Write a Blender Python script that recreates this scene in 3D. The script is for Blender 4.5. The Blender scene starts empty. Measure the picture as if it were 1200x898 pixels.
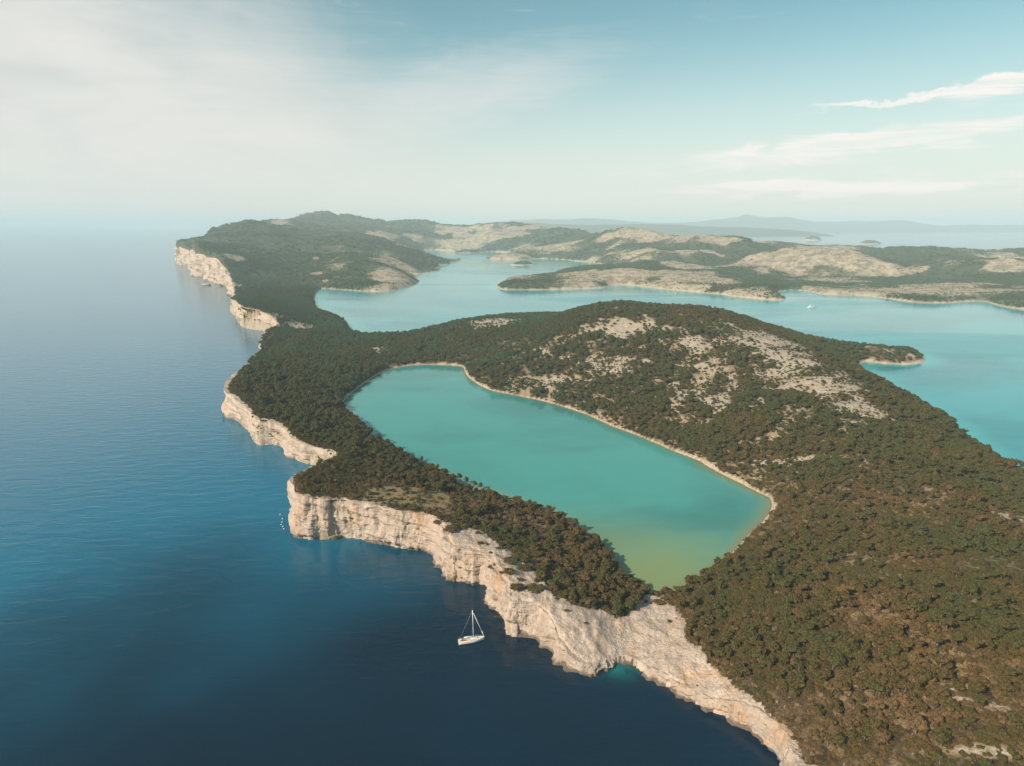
import bpy, bmesh, math, random
import numpy as np
from mathutils import Vector, Matrix, kdtree
R = math.radians
scene = bpy.context.scene
COL = scene.collection
rng = np.random.default_rng(7)
random.seed(7)

# ------------------------------------------------------------------ camera, sky, sun, exposure
CAM_H = 200.0
PITCH = math.atan((449 - 263) / 800.0)
cam_d = bpy.data.cameras.new('camera'); cam = bpy.data.objects.new('camera', cam_d); COL.objects.link(cam)
cam.location = (0, 0, CAM_H); cam.rotation_euler = (R(90) - PITCH, 0, 0)
cam_d.sensor_fit = 'HORIZONTAL'; cam_d.sensor_width = 36; cam_d.lens = 24.0
cam_d.clip_start = 1.0; cam_d.clip_end = 200000
scene.camera = cam
scene.view_settings.view_transform = 'Standard'
scene.view_settings.look = 'None'
scene.view_settings.gamma = 1.0
scene.view_settings.exposure = 0.36
scene.cycles.use_denoising = True
scene.cycles.max_bounces = 5; scene.cycles.diffuse_bounces = 2; scene.cycles.glossy_bounces = 2
scene.cycles.transmission_bounces = 2; scene.cycles.volume_bounces = 3; scene.cycles.transparent_max_bounces = 6
scene.cycles.caustics_reflective = False; scene.cycles.caustics_refractive = False

SUN_DIR = Vector((-0.78, -0.63, 0)).normalized()
SUN_EL = R(33)
sun_d = bpy.data.lights.new('sun', 'SUN'); sun = bpy.data.objects.new('sun', sun_d); COL.objects.link(sun)
sun_d.energy = 4.9; sun_d.angle = R(0.6); sun_d.color = (1.0, 0.85, 0.68)
tosun = Vector((SUN_DIR.x * math.cos(SUN_EL), SUN_DIR.y * math.cos(SUN_EL), math.sin(SUN_EL)))
sun.rotation_euler = tosun.to_track_quat('Z', 'Y').to_euler()
sun.location = (0, 0, 600)


class NT:
    """small helper for node trees"""
    def __init__(s, tree): s.t = tree
    def n(s, typ, **kw):
        x = s.t.nodes.new(typ)
        for k, v in kw.items(): setattr(x, k, v)
        return x
    def l(s, a, b): s.t.links.new(a, b)
    def put(s, sock, v):
        if hasattr(v, 'is_linked'): s.l(v, sock)
        else: sock.default_value = v
    def math(s, op, a, b=None, c=None, clamp=False):
        x = s.n('ShaderNodeMath', operation=op, use_clamp=clamp)
        s.put(x.inputs[0], a)
        if b is not None: s.put(x.inputs[1], b)
        if c is not None: s.put(x.inputs[2], c)
        return x.outputs[0]
    def ss(s, v, lo, hi, a=0.0, b=1.0):
        x = s.n('ShaderNodeMapRange', interpolation_type='SMOOTHSTEP')
        s.put(x.inputs[0], v); s.put(x.inputs[1], lo); s.put(x.inputs[2], hi); s.put(x.inputs[3], a); s.put(x.inputs[4], b)
        return x.outputs[0]
    def mix(s, f, a, b, mode='MIX'):
        x = s.n('ShaderNodeMix', data_type='RGBA', blend_type=mode)
        s.put(x.inputs[0], f); s.put(x.inputs[6], a); s.put(x.inputs[7], b)
        return x.outputs[2]
    def noise(s, vec, scale, detail=4, rough=0.55, dist=0.0):
        x = s.n('ShaderNodeTexNoise')
        if vec is not None: s.l(vec, x.inputs['Vector'])
        x.inputs['Scale'].default_value = scale; x.inputs['Detail'].default_value = detail
        x.inputs['Roughness'].default_value = rough; x.inputs['Distortion'].default_value = dist
        return x.outputs['Fac']
    def vor(s, vec, scale, feature='F1'):
        x = s.n('ShaderNodeTexVoronoi', feature=feature)
        if vec is not None: s.l(vec, x.inputs['Vector'])
        x.inputs['Scale'].default_value = scale
        return x.outputs['Distance']
    def mapped(s, vec, scale=(1, 1, 1), rot=(0, 0, 0), loc=(0, 0, 0)):
        x = s.n('ShaderNodeMapping'); s.l(vec, x.inputs[0])
        x.inputs['Scale'].default_value = scale; x.inputs['Rotation'].default_value = rot; x.inputs['Location'].default_value = loc
        return x.outputs[0]
    def attr(s, name, typ='GEOMETRY'):
        x = s.n('ShaderNodeAttribute', attribute_name=name, attribute_type=typ); return x.outputs['Fac']
    def ramp(s, f, stops, interp='LINEAR'):
        x = s.n('ShaderNodeValToRGB'); s.l(f, x.inputs[0]); cr = x.color_ramp; cr.interpolation = interp
        while len(cr.elements) < len(stops): cr.elements.new(0.5)
        for e, (p, c) in zip(cr.elements, stops): e.position = p; e.color = (*c, 1)
        return x.outputs[0]


def c4(*a): return (*a, 1.0)


world = bpy.data.worlds.new('World'); scene.world = world; world.use_nodes = True
w = NT(world.node_tree); w.t.nodes.clear()
sky = w.n('ShaderNodeTexSky', sky_type='NISHITA', sun_disc=False)
sky.sun_elevation = SUN_EL; sky.sun_rotation = math.atan2(SUN_DIR.x, SUN_DIR.y)
sky.altitude = 200; sky.air_density = 1.0; sky.dust_density = 1.0; sky.ozone_density = 0.6
geo = w.n('ShaderNodeTexCoord'); gen = geo.outputs['Generated']
sep = w.n('ShaderNodeSeparateXYZ'); w.l(gen, sep.inputs[0])
el = sep.outputs[2]                                        # sine of elevation
azi = w.math('ARCTAN2', sep.outputs[0], sep.outputs[1])    # bearing from +Y
tinted = w.mix(1.0, sky.outputs[0], c4(0.94, 1.22, 0.98), 'MULTIPLY')
# cirrus: layers of stretched noise on the bearing/elevation dome
comb = w.n('ShaderNodeCombineXYZ'); w.l(azi, comb.inputs[0]); w.l(w.math('MULTIPLY', el, 1.0), comb.inputs[1])
dome = comb.outputs[0]
ragged = w.noise(w.mapped(dome, (3.5, 9.0, 1), (0, 0, R(10))), 2.6, 8, 0.62, 0.8)
def blob(cx, cy, rx, ry, tilt=0.0):
    dx = w.math('SUBTRACT', azi, cx); dy = w.math('SUBTRACT', el, cy)
    dy = w.math('SUBTRACT', dy, w.math('MULTIPLY', dx, tilt))
    dy = w.math('ADD', dy, w.math('MULTIPLY', w.math('SUBTRACT', ragged, 0.5), 0.055))
    q = w.math('ADD', w.math('POWER', w.math('ABSOLUTE', w.math('DIVIDE', dx, rx)), 2.0), w.math('POWER', w.math('ABSOLUTE', w.math('DIVIDE', dy, ry)), 2.0))
    return w.math('EXPONENT', w.math('MULTIPLY', q, -1.0))
wisps = w.noise(w.mapped(dome, (2.2, 7.0, 1), (0, 0, R(14))), 1.6, 7, 0.6, 0.6)
soft = w.noise(w.mapped(dome, (1.6, 3.2, 1), (0, 0, R(20))), 1.3, 5, 0.5, 0.3)
fibre = w.noise(w.mapped(dome, (2.6, 34.0, 1), (0, 0, R(6))), 1.8, 9, 0.66, 1.1)
bank = blob(-0.66, 0.18, 0.50, 0.17, -0.12)
bank_m = w.math('MULTIPLY', w.ss(w.math('ADD', bank, w.math('ADD', w.math('MULTIPLY', w.math('SUBTRACT', soft, 0.5), 1.3), w.math('MULTIPLY', w.math('SUBTRACT', fibre, 0.5), 0.3))), 0.08, 1.0), 0.93)
streaks = w.math('ADD', blob(0.45, 0.098, 0.20, 0.017, 0.095), w.math('ADD', blob(0.595, 0.152, 0.055, 0.009, 0.12), w.math('ADD', blob(0.47, 0.145, 0.085, 0.0042, 0.085), w.math('MULTIPLY', blob(0.46, 0.046, 0.26, 0.013, 0.0), 0.8))))
streak_m = w.math('MULTIPLY', w.ss(w.math('ADD', w.math('MULTIPLY', streaks, 1.35), w.math('ADD', w.math('MULTIPLY', w.math('SUBTRACT', wisps, 0.5), 0.9), w.math('MULTIPLY', w.math('SUBTRACT', fibre, 0.5), 1.7))), 0.18, 1.0), 0.97)
veil = w.math('MULTIPLY', w.ss(w.math('ADD', blob(-0.10, 0.165, 0.26, 0.06, 0.22), w.math('ADD', w.math('MULTIPLY', w.math('SUBTRACT', wisps, 0.5), 1.0), w.math('MULTIPLY', w.math('SUBTRACT', fibre, 0.5), 0.7))), 0.2, 1.2), 0.6)
low = w.math('MULTIPLY', w.ss(el, 0.27, 0.0), 0.88)
puffs = w.noise(w.mapped(dome, (3.0, 22.0, 1), (0, 0, R(3))), 2.2, 6, 0.6, 0.4)
cl1 = w.mix(low, tinted, c4(7.75, 7.5, 7.3))
cl2 = w.mix(veil, cl1, c4(7.4, 7.3, 7.1))
cl3 = w.mix(bank_m, cl2, w.mix(w.ss(wisps, 0.3, 0.7), c4(6.5, 6.6, 6.4), c4(7.7, 7.5, 7.1)))
streak_m = w.math('MULTIPLY', streak_m, w.ss(fibre, 0.30, 0.62, 0.35, 1.0))
cl4 = w.mix(streak_m, cl3, w.mix(puffs, c4(8.5, 8.0, 7.6), c4(10.0, 9.3, 8.8)))
bg = w.n('ShaderNodeBackground'); bg.inputs[1].default_value = 0.085; w.l(cl4, bg.inputs[0])
wo = w.n('ShaderNodeOutputWorld'); w.l(bg.outputs[0], wo.inputs[0])

# world coordinates in metres, origin at sea level under the drone
COAST=[(330,-60,1),(215,50,1),(160,125,1),(101,206.3,1),(100.4,219.5,1),(100.4,224.6,1),(96.3,228.2,1),(92.7,235.5,1),(89,240.3,1),(85.1,244.8,1),(82.8,246.8,1),(76.8,252.5,1),(73.6,257.4,1),(68.2,263.2,1),(64.7,268.1,1),(61.1,272.9,1),(58.1,276,1),(56,279.7,1),(52.3,281.3,1),(48.4,279.1,1),(45.2,276,1),(41.5,274.7,1),(38.7,271.1,1),(35.5,270.5,1),(32.7,271.7,1),(25.9,276,1),(19.3,283.5,1),(16,290.8,1),(10.1,299.1,1),(2.5,300.5,2),(-5.1,304.9,2),(-6.6,315.4,2),(-12.2,325,2),(-15.5,340.3,2),(-18,350.3,2),(-26.3,353.1,2),(-36.7,355,2),(-40.4,362.8,2),(-46.8,380.5,2),(-54.6,393.3,2),(-64.7,396.1,2),(-71.2,398.5,2),(-95.5,405.6,2),(-107.7,408.1,2),(-119.9,409.3,2),(-137,411,2),(-145.8,419.4,2),(-154.7,436.7,2),(-150,462,2),(-146,485,2),(-144,508,2),(-148,528,2),(-160,545,2),(-190.7,567.9,2),(-210.8,594.8,2),(-218.8,604.7,2),(-237.2,602.9,2),(-250.9,617.5,2),(-266.3,644.7,2),(-292.1,680.4,2),(-309.9,697.8,2),(-324.6,730.7,2),(-337.8,784.3,2),(-351.4,855.4,2),(-365.6,928.3,2),(-379.4,981.8,2),(-393.4,1041.6,2),(-416.3,1100.8,2),(-428.4,1166.8,2),(-429.2,1221.5,2),(-436.2,1265.9,2),(-464.4,1292,2),(-504.6,1316.9,2),(-551,1358.9,2),(-628.4,1515.1,2),(-683.1,1623.3,2),(-725.2,1747.6,2),(-778.9,1892,2),(-857.3,2061.6,2),(-926.1,2217.2,2),(-1012.2,2328.8,2),(-1246.9,2741.1,2),(-1437.3,3076.6,2),(-1613.3,3395.3,2),(-1775,3640,2),(-1790,3950,2),(-1910,4350,2),(-2150,4950,2),(-2500,6000,2),(-2900,7400,2)]
FARCOAST=[(-3000,9200),(-2300,11500),(600,11500),(1100,8200),(1150,6900),(1500,6100),(1900,5500),(2300,5000),(2900,4700),(3900,4500),(5200,4100),(6500,3000),(4500,1500)]
BAY=[(1607,1420,0),(1343.3,1529.7,0),(1238.2,1657,0),(1242.9,1738.1,0),(1268.3,1817,0),(1245.8,1837.8,0),(1121.8,1792.6,0),(1053.7,1806.8,0),(1016.2,1947,0),(959,1973.2,0),(899,2010.2,0),(889.3,2101.9,0),(877,2129.6,0),(831.7,2088.3,0),(801.2,2022.8,0),(779.8,1914.5,0),(746.5,1840,0),(709.5,1827.4,0),(631.1,1947,0),(608.5,2010.2,0),(526.5,2115.7,0),(489,2172.6,0),(413.5,2295.8,0),(376,2328.8,0),(333.1,2312.2,0),(318.7,2270.1,0),(286.1,2202.2,0),(120.5,2152.3,0),(0,2158.1,0),(-32.4,2172.6,0),(-56.3,2263.8,0),(-49.9,2362.8,0),(-18.7,2508.8,0),(38.8,2609.4,0),(132.5,2673.6,0),(181,2812,0),(172.9,2912.3,0),(242.7,3019.8,0),(315.3,3111.7,0),(446.6,3228.2,0),(517.4,3299.7,0),(534.4,3409.4,0),(483.4,3467,0),(433.2,3660.1,0),(372.9,3830.5,0),(296.2,4007.6,0),(225.4,4066.9,0),(152.9,4138.3,0),(84.5,4037,0),(-24.7,4007.6,0),(-157,4046.9,0),(-129.6,4212.3,0),(-16,4334,0),(0,4574,0),(-18.1,4913.8,0),(-146.2,5174.8,0),(-247.4,5033.3,0),(-303.7,4943.1,0),(-382.3,5018,0),(-475.9,5307.4,0),(-611.9,5537.9,0),(-695.7,5501.2,0),(-667.3,5223.8,0),(-586.7,4772,0),(-576.6,4574,0),(-506.7,4334,0),(-398.2,3893.9,0),(-338.2,3921.7,0),(-310.5,4066.9,0),(-306.8,3830.5,0),(-331.2,3580.4,0),(-368.3,3430.8,0),(-333.9,3105.8,0),(-345.3,2938.4,0),(-386.1,2836.4,0),(-424.6,2812,0),(-377.8,2651.9,0),(-328.5,2452,0),(-330.8,2295.8,0),(-353.2,2202.2,0),(-382.7,2121.2,0),(-418,2093.7,0),(-517.7,2129.6,0),(-580.9,2172.6,0),(-607,2184.3,0),(-597.8,2088.3,0),(-586,2010.2,0),(-546.9,1857,0),(-511.2,1747.6,0),(-465.8,1631.6,0),(-420.4,1559.7,0),(-387.9,1515.1,0),(-357.5,1459.3,0),(-330.6,1382.7,0),(-303.1,1292,0),(-283.2,1245.8,0),(-256.7,1231.1,0),(-237.1,1226.3,0),(-190,1240,0),(-120,1330,0),(-40,1400,0),(60,1440,0),(170,1440,0),(260,1400,0),(370,1320,0),(450,1220,0),(500,1120,0),(540,1085,0),(590,1070,0),(634.9,1063,0),(621.2,1020.9,0),(608.4,1001,0),(590.1,986.9,0),(571.7,978.7,0),(541.7,988.2,0),(529.3,1001,0),(495.2,945.6,0),(479.9,870.1,0),(463,780.2,0),(454.7,723.6,0),(447.5,674.2,0),(441,644.7,0),(425.3,587.5,0),(419.5,560.2,0),(419.1,529.1,0),(420.9,477.3,0),(413.9,400.8,0),(1100,150,0),(900,-60,0)]
LAKE=[(-195.5,764.3),(-196.1,792.5),(-191,853),(-183.3,906.3),(-168.7,948.5),(-143.1,975.6),(-109.8,978.7),(-72.8,966.4),(-63.7,922.7),(-57,890.4),(-36.6,838.8),(-18.1,811.8),(10.9,788.4),(38.2,764.3),(63.4,734.3),(82.5,706.4),(98.7,671.2),(122.3,632.2),(143.6,591.1),(159,566.8),(170.8,533),(182.1,507.4),(192.4,483.8),(194.8,480.5),(189.8,463),(175.4,438.7),(158.4,418.1),(139.4,393.8),(118.1,369.9),(107.4,359.9),(96.1,350.3),(85.5,343.4),(78.2,343.9),(73.7,346.6),(65.8,362.8),(61.8,383.7),(55.3,408.1),(45.9,424.6),(33,446.6),(12.4,464.6),(-17.5,487.2),(-33.2,499.3),(-44.9,512.9),(-59.6,529.1),(-89.9,569),(-115,604.7),(-136.8,636.3),(-166.6,693.2),(-178.8,720.1),(-192.7,749)]
CTRL=[(167.6,1110,79.9),(219,1110,78.5),(259.1,1080,78.4),(287.2,1070,83.6),(316.1,1040,78.4),(337.5,990,74.3),(354.3,940,71.2),(357,895,70.5),(374.8,840,62.5),(124,1140,69.5),(80.7,1150,52.5),(46,1180,38.3),(3,1200,33.3),(-38.6,1230,33),(-92.7,1230,29.9),(-145.9,1220,20.4),(-195.4,1190,8.2),(377.4,730,56),(385.2,700,46.4),(391.7,665,39.2),(397.8,632,32.9),(409.9,625,26.4),(552.4,1045,26.2),(585.1,1025,15.1),(506.3,1040,27.1),(-214.1,1120.1,8),(-271.3,1166.6,9),(-306.6,1295.3,11),(-377.5,1439.3,10),(-475.2,1615.8,7),(188.9,735.6,28),(284,741.8,46),(271.6,599.2,36),(316.7,565.3,30),(219.3,557.9,17),(125.4,818.9,30),(54.7,857.4,22),(0,924.9,20),(203.4,628.4,28),(138.5,668.6,17),(186.8,342.6,24),(278.4,374.8,24),(162.8,229.4,36),(157.7,179.2,42),(119.1,238.1,22),(304.2,458.8,24),(193.7,424.4,13),(228.9,285.1,32),(128.3,308.9,18),(127.6,214.3,22),(102.8,294.2,13),(73.5,331.8,5),(41.1,293.2,9),(25.1,300,14),(0,307.2,19),(-11.5,337.7,24),(79.7,282.6,7),(95.7,236,8),(55.3,290.4,3),(46,282.9,3.2),(50.4,300.1,5.5),(63.3,279.1,4),(16.1,286.7,11),(35.2,275.4,4),(86.6,251.3,6),(-150.8,439.1,34),(-126.6,422.4,29),(-99.9,415.7,27),(-73.5,406.9,26),(-56,397.2,25),(-109.5,458.8,24),(-55.9,417.6,22),(0,352.3,19),(35.8,324.1,14),(54.5,329.3,11),(-29,376.7,22),(-18.5,338.6,21),(-4.2,298.9,17),(-81.3,471.8,19),(-148,512,25),(-128.4,543.5,18),(-304.8,692.2,29),(-294.3,692.5,28),(-260.2,644.7,27),(-235.5,624,25),(-216.8,618.7,24),(-191.7,590.6,20),(-164.1,548.7,17),(-306.3,797.6,24),(-281.9,815.7,20),(-237.4,842.9,14),(-185.1,647.7,14),(-223.6,976.3,10),(-352.2,1113.4,12),(-598.4,1443.6,42),(-529,1342.5,42),(-463,1286.7,35),(-411.1,1279.9,10),(-578.2,1655.5,25),(-367.8,1269.1,10),(-403.6,1060.8,10),(100.4,225.3,6),(101.2,214.6,6),(96.2,232.4,7),(175,120,8),(230,40,8),(-1608.3,3440,83),(-1359.4,3050,123.2),(-1076.4,2480,103.5),(-968.6,2420,89.8),(-1700.6,4300,142.1),(-1755.6,4250,121.7),(-1559.8,3700,117.4),(-1760.5,4800,161.6),(-1702.6,5200,126.4),(-1825.3,6500,222.2),(-1724.2,7000,151),(-1584.1,6900,127.7),(-1331.1,6800,149.9),(-1150,6800,150.3),(-860.3,6800,143.8),(-554.4,6600,142.2),(-411.6,6500,134.4),(-102.9,6500,188.6),(0,6300,175.9),(226.6,6000,153.1),(355.4,5500,82.9),(445.4,5000,148.5),(603.4,4500,77.3),(738.6,4300,97.3),(828.1,4300,105.4),(955.3,4250,95.2),(1006,4000,46.5),(1105.1,3900,35.8),(1206.4,3800,54.1),(1316,3800,45.9),(1554.7,4000,74.9),(1746.8,4000,70.8),(1949.1,3950,61.2),(2060.2,3900,48.8),(2232.6,3850,49.8),(2338.3,3800,56.3),(2469.3,3700,49.4),(2571.3,3500,38.5),(2759.2,3200,38.7),(1169.8,3150,7.1),(1014.7,3050,7.3),(1335,3100,1.3),(1477.3,3000,-9.6),(1644.1,2900,-12.9),(1901.9,2650,2.9),(1733.9,2550,2.7),(1369.3,2230,-22.4),(1453.4,1950,26.4),(1548.1,1950,40.5),(922.8,3500,-4.3),(1042.5,3450,-39.6),(-14.1,5800,64.5),(-173.6,5700,102.9),(374.6,4500,15),(285.7,4400,38.7),(63.4,4700,52.6),(36,2230,20.9),(110.7,2230,16.7),(260.7,2480,32.7),(219.4,2330,22.8),(402.6,2650,35.8),(415.4,2400,41.1),(607.2,2480,32.7),(655.1,2300,30.8),(693.8,2150,20.7),(454.7,3700,49.3),(631.5,3500,69.9),(932.8,2350,9.5),(-588.1,2850,8.7),(-627.7,2600,57.5),(-511.9,2850,12.1),(-398.5,2700,60.9),(-418.8,2420,39.4),(-842.3,4500,41.8),(-749.5,3600,107.9),(-744.2,5300,57.6),(-563.9,3900,92.4),(-746.4,2300,27.9),(-882.6,2650,48.2),(-872.1,2350,38.6),(-705.6,2600,45.2),(-619.9,2220,14.8),(-1102.5,3600,73.6),(-1323,3600,54.5),(-442.7,4500,-8.7),(-338.2,5300,13.2),(-288.8,5900,21.3),(-567,5800,101.5),(-1490.7,4700,155.4),(-1172.7,4800,121.7),(-664,1750,10.7),(-599.2,1850,15.9),(-195.5,764.3,5),(-183.3,906.3,5),(-109.8,978.7,5),(-57,890.4,5),(10.9,788.4,5),(82.5,706.4,5),(143.6,591.1,5),(182.1,507.4,5),(189.8,463,5),(139.4,393.8,5),(96.1,350.3,5),(73.7,346.6,5),(55.3,408.1,5),(12.4,464.6,5),(-44.9,512.9,5),(-115,604.7,5),(-178.8,720.1,5),(1238.2,1657,14.6),(1121.8,1792.6,15.1),(899,2010.2,16),(801.2,2022.8,16.1),(631.1,1947,15.8),(413.5,2295.8,17.2),(286.1,2202.2,16.8),(-56.3,2263.8,17.1),(132.5,2673.6,18.7),(315.3,3111.7,20),(483.4,3467,19.3),(225.4,4066.9,19.6),(-157,4046.9,20),(-18.1,4913.8,19.9),(-382.3,5018,16.5),(-667.3,5223.8,-42.1),(-398.2,3893.9,19.9),(-331.2,3580.4,20),(-386.1,2836.4,-22),(-330.8,2295.8,17.2),(-517.7,2129.6,16.5),(-586,2010.2,16),(-420.4,1559.7,14.2),(-303.1,1292,13.2),(-190,1240,13),(170,1440,13.8),(500,1120,12.5),(621.2,1020.9,12.1),(541.7,988.2,12),(463,780.2,11.1),(425.3,587.5,10.4),(413.9,400.8,9.6),(-3878.1,8600,60),(-4960.3,11000,20),(-3249.2,8600,60),(-4155.9,11000,20),(-2620.3,8600,60),(-3351.6,11000,20),(-1991.4,8600,60),(-2547.2,11000,20),(-1362.6,8600,60),(-1742.8,11000,20),(-733.7,8600,60),(-938.4,11000,20),(-104.8,8600,60),(-134.1,11000,20),(497.2,6800,25),(680.1,9300,10),(877.5,6000,25),(1243.1,8500,10),(1184.6,5400,25),(1733.1,7900,10),(1462.5,5000,25),(2193.8,7500,10),(1950,5000,25),(2925,7500,10),(2437.5,5000,25),(3656.2,7500,10),(2985.9,4900,25),(4509.4,7400,10),(3436.9,4700,25),(5265,7200,10),(4113.3,4500,25),(6398.4,7000,10),(600,60,40),(300,60,25),(900,400,30)]
PEAKS=[(-1732,7000,144,255),(-1346,6900,60,196),(-1738,5300,76,204),(-1703,4300,68,187),(-1828,5000,34,170),(-854,6800,76,221),(-436,6500,60,187),(-71,5800,94,221),(335,5500,76,187),(603,4500,68,162),(739,4300,68,153),(1004,4000,85,144),(1204,3800,85,162),(1159,3150,51,196),(-845,4500,102,204),(-762,5300,76,187),(373,4500,51,136),(917,3500,60,144),(1034,3450,51,110),(1626,2900,37,170),(1880,2650,48,153),(1345,2230,42,136),(1477,3000,34,170),(-584,2850,48,144),(-516,2900,48,119),(-1316,3600,51,221)]
BARE=[(119.84,815.3,154.51,121.6,0.25),(213.47,661.29,112.92,78.07,0.32),(272.74,467.42,60.88,42.66,0.12),(43.01,840.06,73.6,72.1,0.2),(324.66,855.27,51.46,63.99,0.9),(319.14,758.83,51.45,60.96,0.9),(307.89,665.26,45.82,46.08,1),(313.33,604.53,29.79,31.69,0.85),(238.51,745.33,68.47,69.97,0.45),(235.59,845.1,54.83,39.49,0.4),(160.22,941.18,47.74,33.18,0.6),(130.77,969.75,34.25,45.32,0.55),(175.89,993.24,50.43,35.02,0.42),(54,946.82,35.56,38.83,0.35),(-30.25,1202.79,36.1,49.33,0.95),(466.07,1564.95,57.15,91.44,0.6),(465.63,1363.79,45.03,63.54,0.6),(213.21,529.99,32.13,6.38,0.7),(167.64,723.37,46.41,49.2,0.35),(159.73,218.66,3.38,1.31,0.85),(161.07,210.95,2.65,1.26,0.8),(168.3,204.73,7.29,2.46,0.7),(150.55,269.58,6.18,3.21,0.55),(158.3,249.41,7.39,2.97,0.6),(179.44,261.64,5.55,3.11,0.5),(309.26,400.09,12.64,7.12,0.8),(273.05,505.22,14.36,6.08,0.35),(282.61,404.91,18.52,9.81,0.35),(149.23,184.94,7.43,2.2,0.6),(129.26,234.93,6.7,1.4,0.4),(-985.94,5239.52,119.96,191.93,0.95),(-817.23,5663.25,85.83,67.35,0.7),(-171.78,5629.47,197.12,165.89,1),(-389.11,6383,111.91,75.91,0.8),(-504.81,2863.49,90.86,145.38,0.6),(-405.3,2336.49,74.11,118.57,0.95),(-715.44,3325.41,127.56,100.97,0.5),(-408.85,4051.15,71.26,114.01,0.9),(-332.46,5208.27,65.24,104.38,0.9),(-81.8,3908.33,73.3,92.41,0.9),(286.15,4405.05,154.5,155.3,0.85),(369.13,4431.48,83.38,130.58,0.9),(575.27,4275.24,75.49,51.46,0.7),(67.8,5024.65,75.38,120.6,0.7),(10.03,4075.46,91.7,73.8,0.9),(498.23,3861.84,97.35,136.15,0.6),(775.45,4326.7,137.36,102.3,0.6),(634.21,3509.35,111.44,178.31,0.75),(211.3,2240.67,70.33,112.53,0.9),(408.84,2393.08,91.04,138.96,0.9),(247.05,2465.73,77.44,86.93,0.6),(855.44,3467.62,111.61,81.99,0.9),(987.38,3467.62,67.6,61.68,0.9),(1184.72,3770.53,59.28,44.84,0.8),(1092.24,2932.84,187.78,170.3,1),(1443.36,2897.96,250.91,138,0.85),(1587.26,2795.79,120.56,66.31,0.85),(1135.08,2480.53,136.39,171.82,0.5),(1253.76,2036.16,149.45,239.12,1),(977.98,1999.94,111.31,138.53,0.85),(564.91,2267.64,122.69,196.3,0.9),(679.04,1941.01,102.82,107.37,0.9),(1839.01,2540.6,78.41,89.57,0.9),(1347.66,1941.01,53.17,85.07,0.85),(989.95,3931.78,60.82,46.76,0.5),(-971.56,2436.41,29.51,47.21,0.7),(-804.91,1999.94,21.56,34.49,1),(-451.46,1307.86,15.57,23.26,0.7),(-1701.91,5177.21,68.12,109,0.8),(-404.5,1284.6,23.57,35.64,1),(-552.13,1806.56,5.9,9.45,1.2),(-616.02,2267.64,7.34,11.75,1.2),(-675.1,2393.08,12.43,19.89,1.2),(-783.31,2762.54,10.77,17.23,1),(-205.05,1041.93,11.95,20.53,0.8),(-33.74,487.41,8.55,11.52,1),(-72.31,520.56,3.94,6.27,0.8),(588.2,1017.29,26.44,18.09,0.6),(-380.65,6232.08,312.18,171.7,0.5),(-367.29,952.51,7.66,14.95,1)]
GRASS=[(-70.43,432.45,28.48,17.73,1.3),(-54,424.76,13.92,14.98,1),(-21.68,402.49,9.07,9.52,0.5),(189.85,511.3,13.64,3.05,0.4)]
SLAB=[(172,140),(104.2,207.2),(104.6,210.9),(103.6,228),(101,234.9),(96.1,247.9),(89.5,261.6),(87.5,277.8),(84.3,291.4),(86.3,311.2),(81.1,322.6),(79.2,334.4),(75.4,336.4),(69.6,328.4),(63.9,316.8),(51.7,309.3),(43.9,309.3),(34.4,309.3),(28.3,309.3),(21.7,313.1),(16,322.6),(10,332.4),(4.7,344.5),(1.5,355),(-7.4,363.6),(-14.4,379.1),(-22.9,386),(-29.7,386),(-41.8,388.3),(-50.8,397.7),(-46.8,380.5),(-40.4,362.8),(-36.7,355),(-26.3,353.1),(-18,350.3),(-15.5,340.3),(-12.2,325),(-6.6,315.4),(-5.1,304.9),(2.5,300.5),(10.1,299.1),(16,290.8),(19.3,283.5),(25.9,276),(32.7,271.7),(35.5,270.5),(38.7,271.1),(41.5,274.7),(45.2,276),(48.4,279.1),(52.3,281.3),(56,279.7),(58.1,276),(61.1,272.9),(64.7,268.1),(68.2,263.2),(73.6,257.4),(76.8,252.5),(82.8,246.8),(85.1,244.8),(89,240.3),(92.7,235.5),(96.3,228.2),(100.4,224.6),(100.4,219.5),(101,206.3)]
ROCKSHRUBS=[(-9.15,334.36,3.31),(-1.4,340.42,3.85),(5.5,334.36,3.09),(-10.88,324.51,1.85),(-5.52,320.65,3.68),(-1.35,326.46,2.8),(2.17,314.95,3.64),(10.06,316.84,4.11),(14.44,316.84,2.29),(4.22,322.58,1.62),(12.51,324.51,1.4),(-18.27,363.57,1.52),(-14.32,363.57,1.02),(-7.82,359.25,1.51),(-12.02,352.86,0.99),(-5.38,311.2,0.68),(-9.46,311.2,0.58),(22.3,311.2,0.82),(26.75,302.03,1.11),(35.87,296.66,0.88),(77.46,324.51,2.42),(70.72,324.51,1.11),(-5.6,326.46,1.16),(78.85,305.67,1.07),(82.4,307.5,0.56),(80.3,258.53,0.54),(-138.72,427.3,2.7),(-130,422.22,2.07),(-114.05,412.24,2.31),(-102.56,419.7,2.91),(-86.24,414.71,2.29),(-63.2,404.91,3.35),(-53.29,390.63,4.32),(-44.45,388.3,3.22),(-36.16,376.86,4.71),(-30.55,383.68,3.71),(-22.93,385.99,2.13),(-20.4,376.86,1.57)]
SHOREPINES=[(-62.1,536.4),(-41.6,514.4),(-35.8,508.3),(-28.6,499.2),(-24.4,496.2),(-78.2,559.3)]
FLOATS=[(-163.8,448.8),(-159.8,441.6),(-158.3,436.3),(-157.7,432.3),(-155.5,429.5),(-153.6,425.5)]
ISLETS=[(3852.7,8829.8,124.3,54.9),(3720.6,7160.7,122.8,34.4),(51.3,3467,51.3,17.7),(7130.7,15285.2,56,27.3)]
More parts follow.
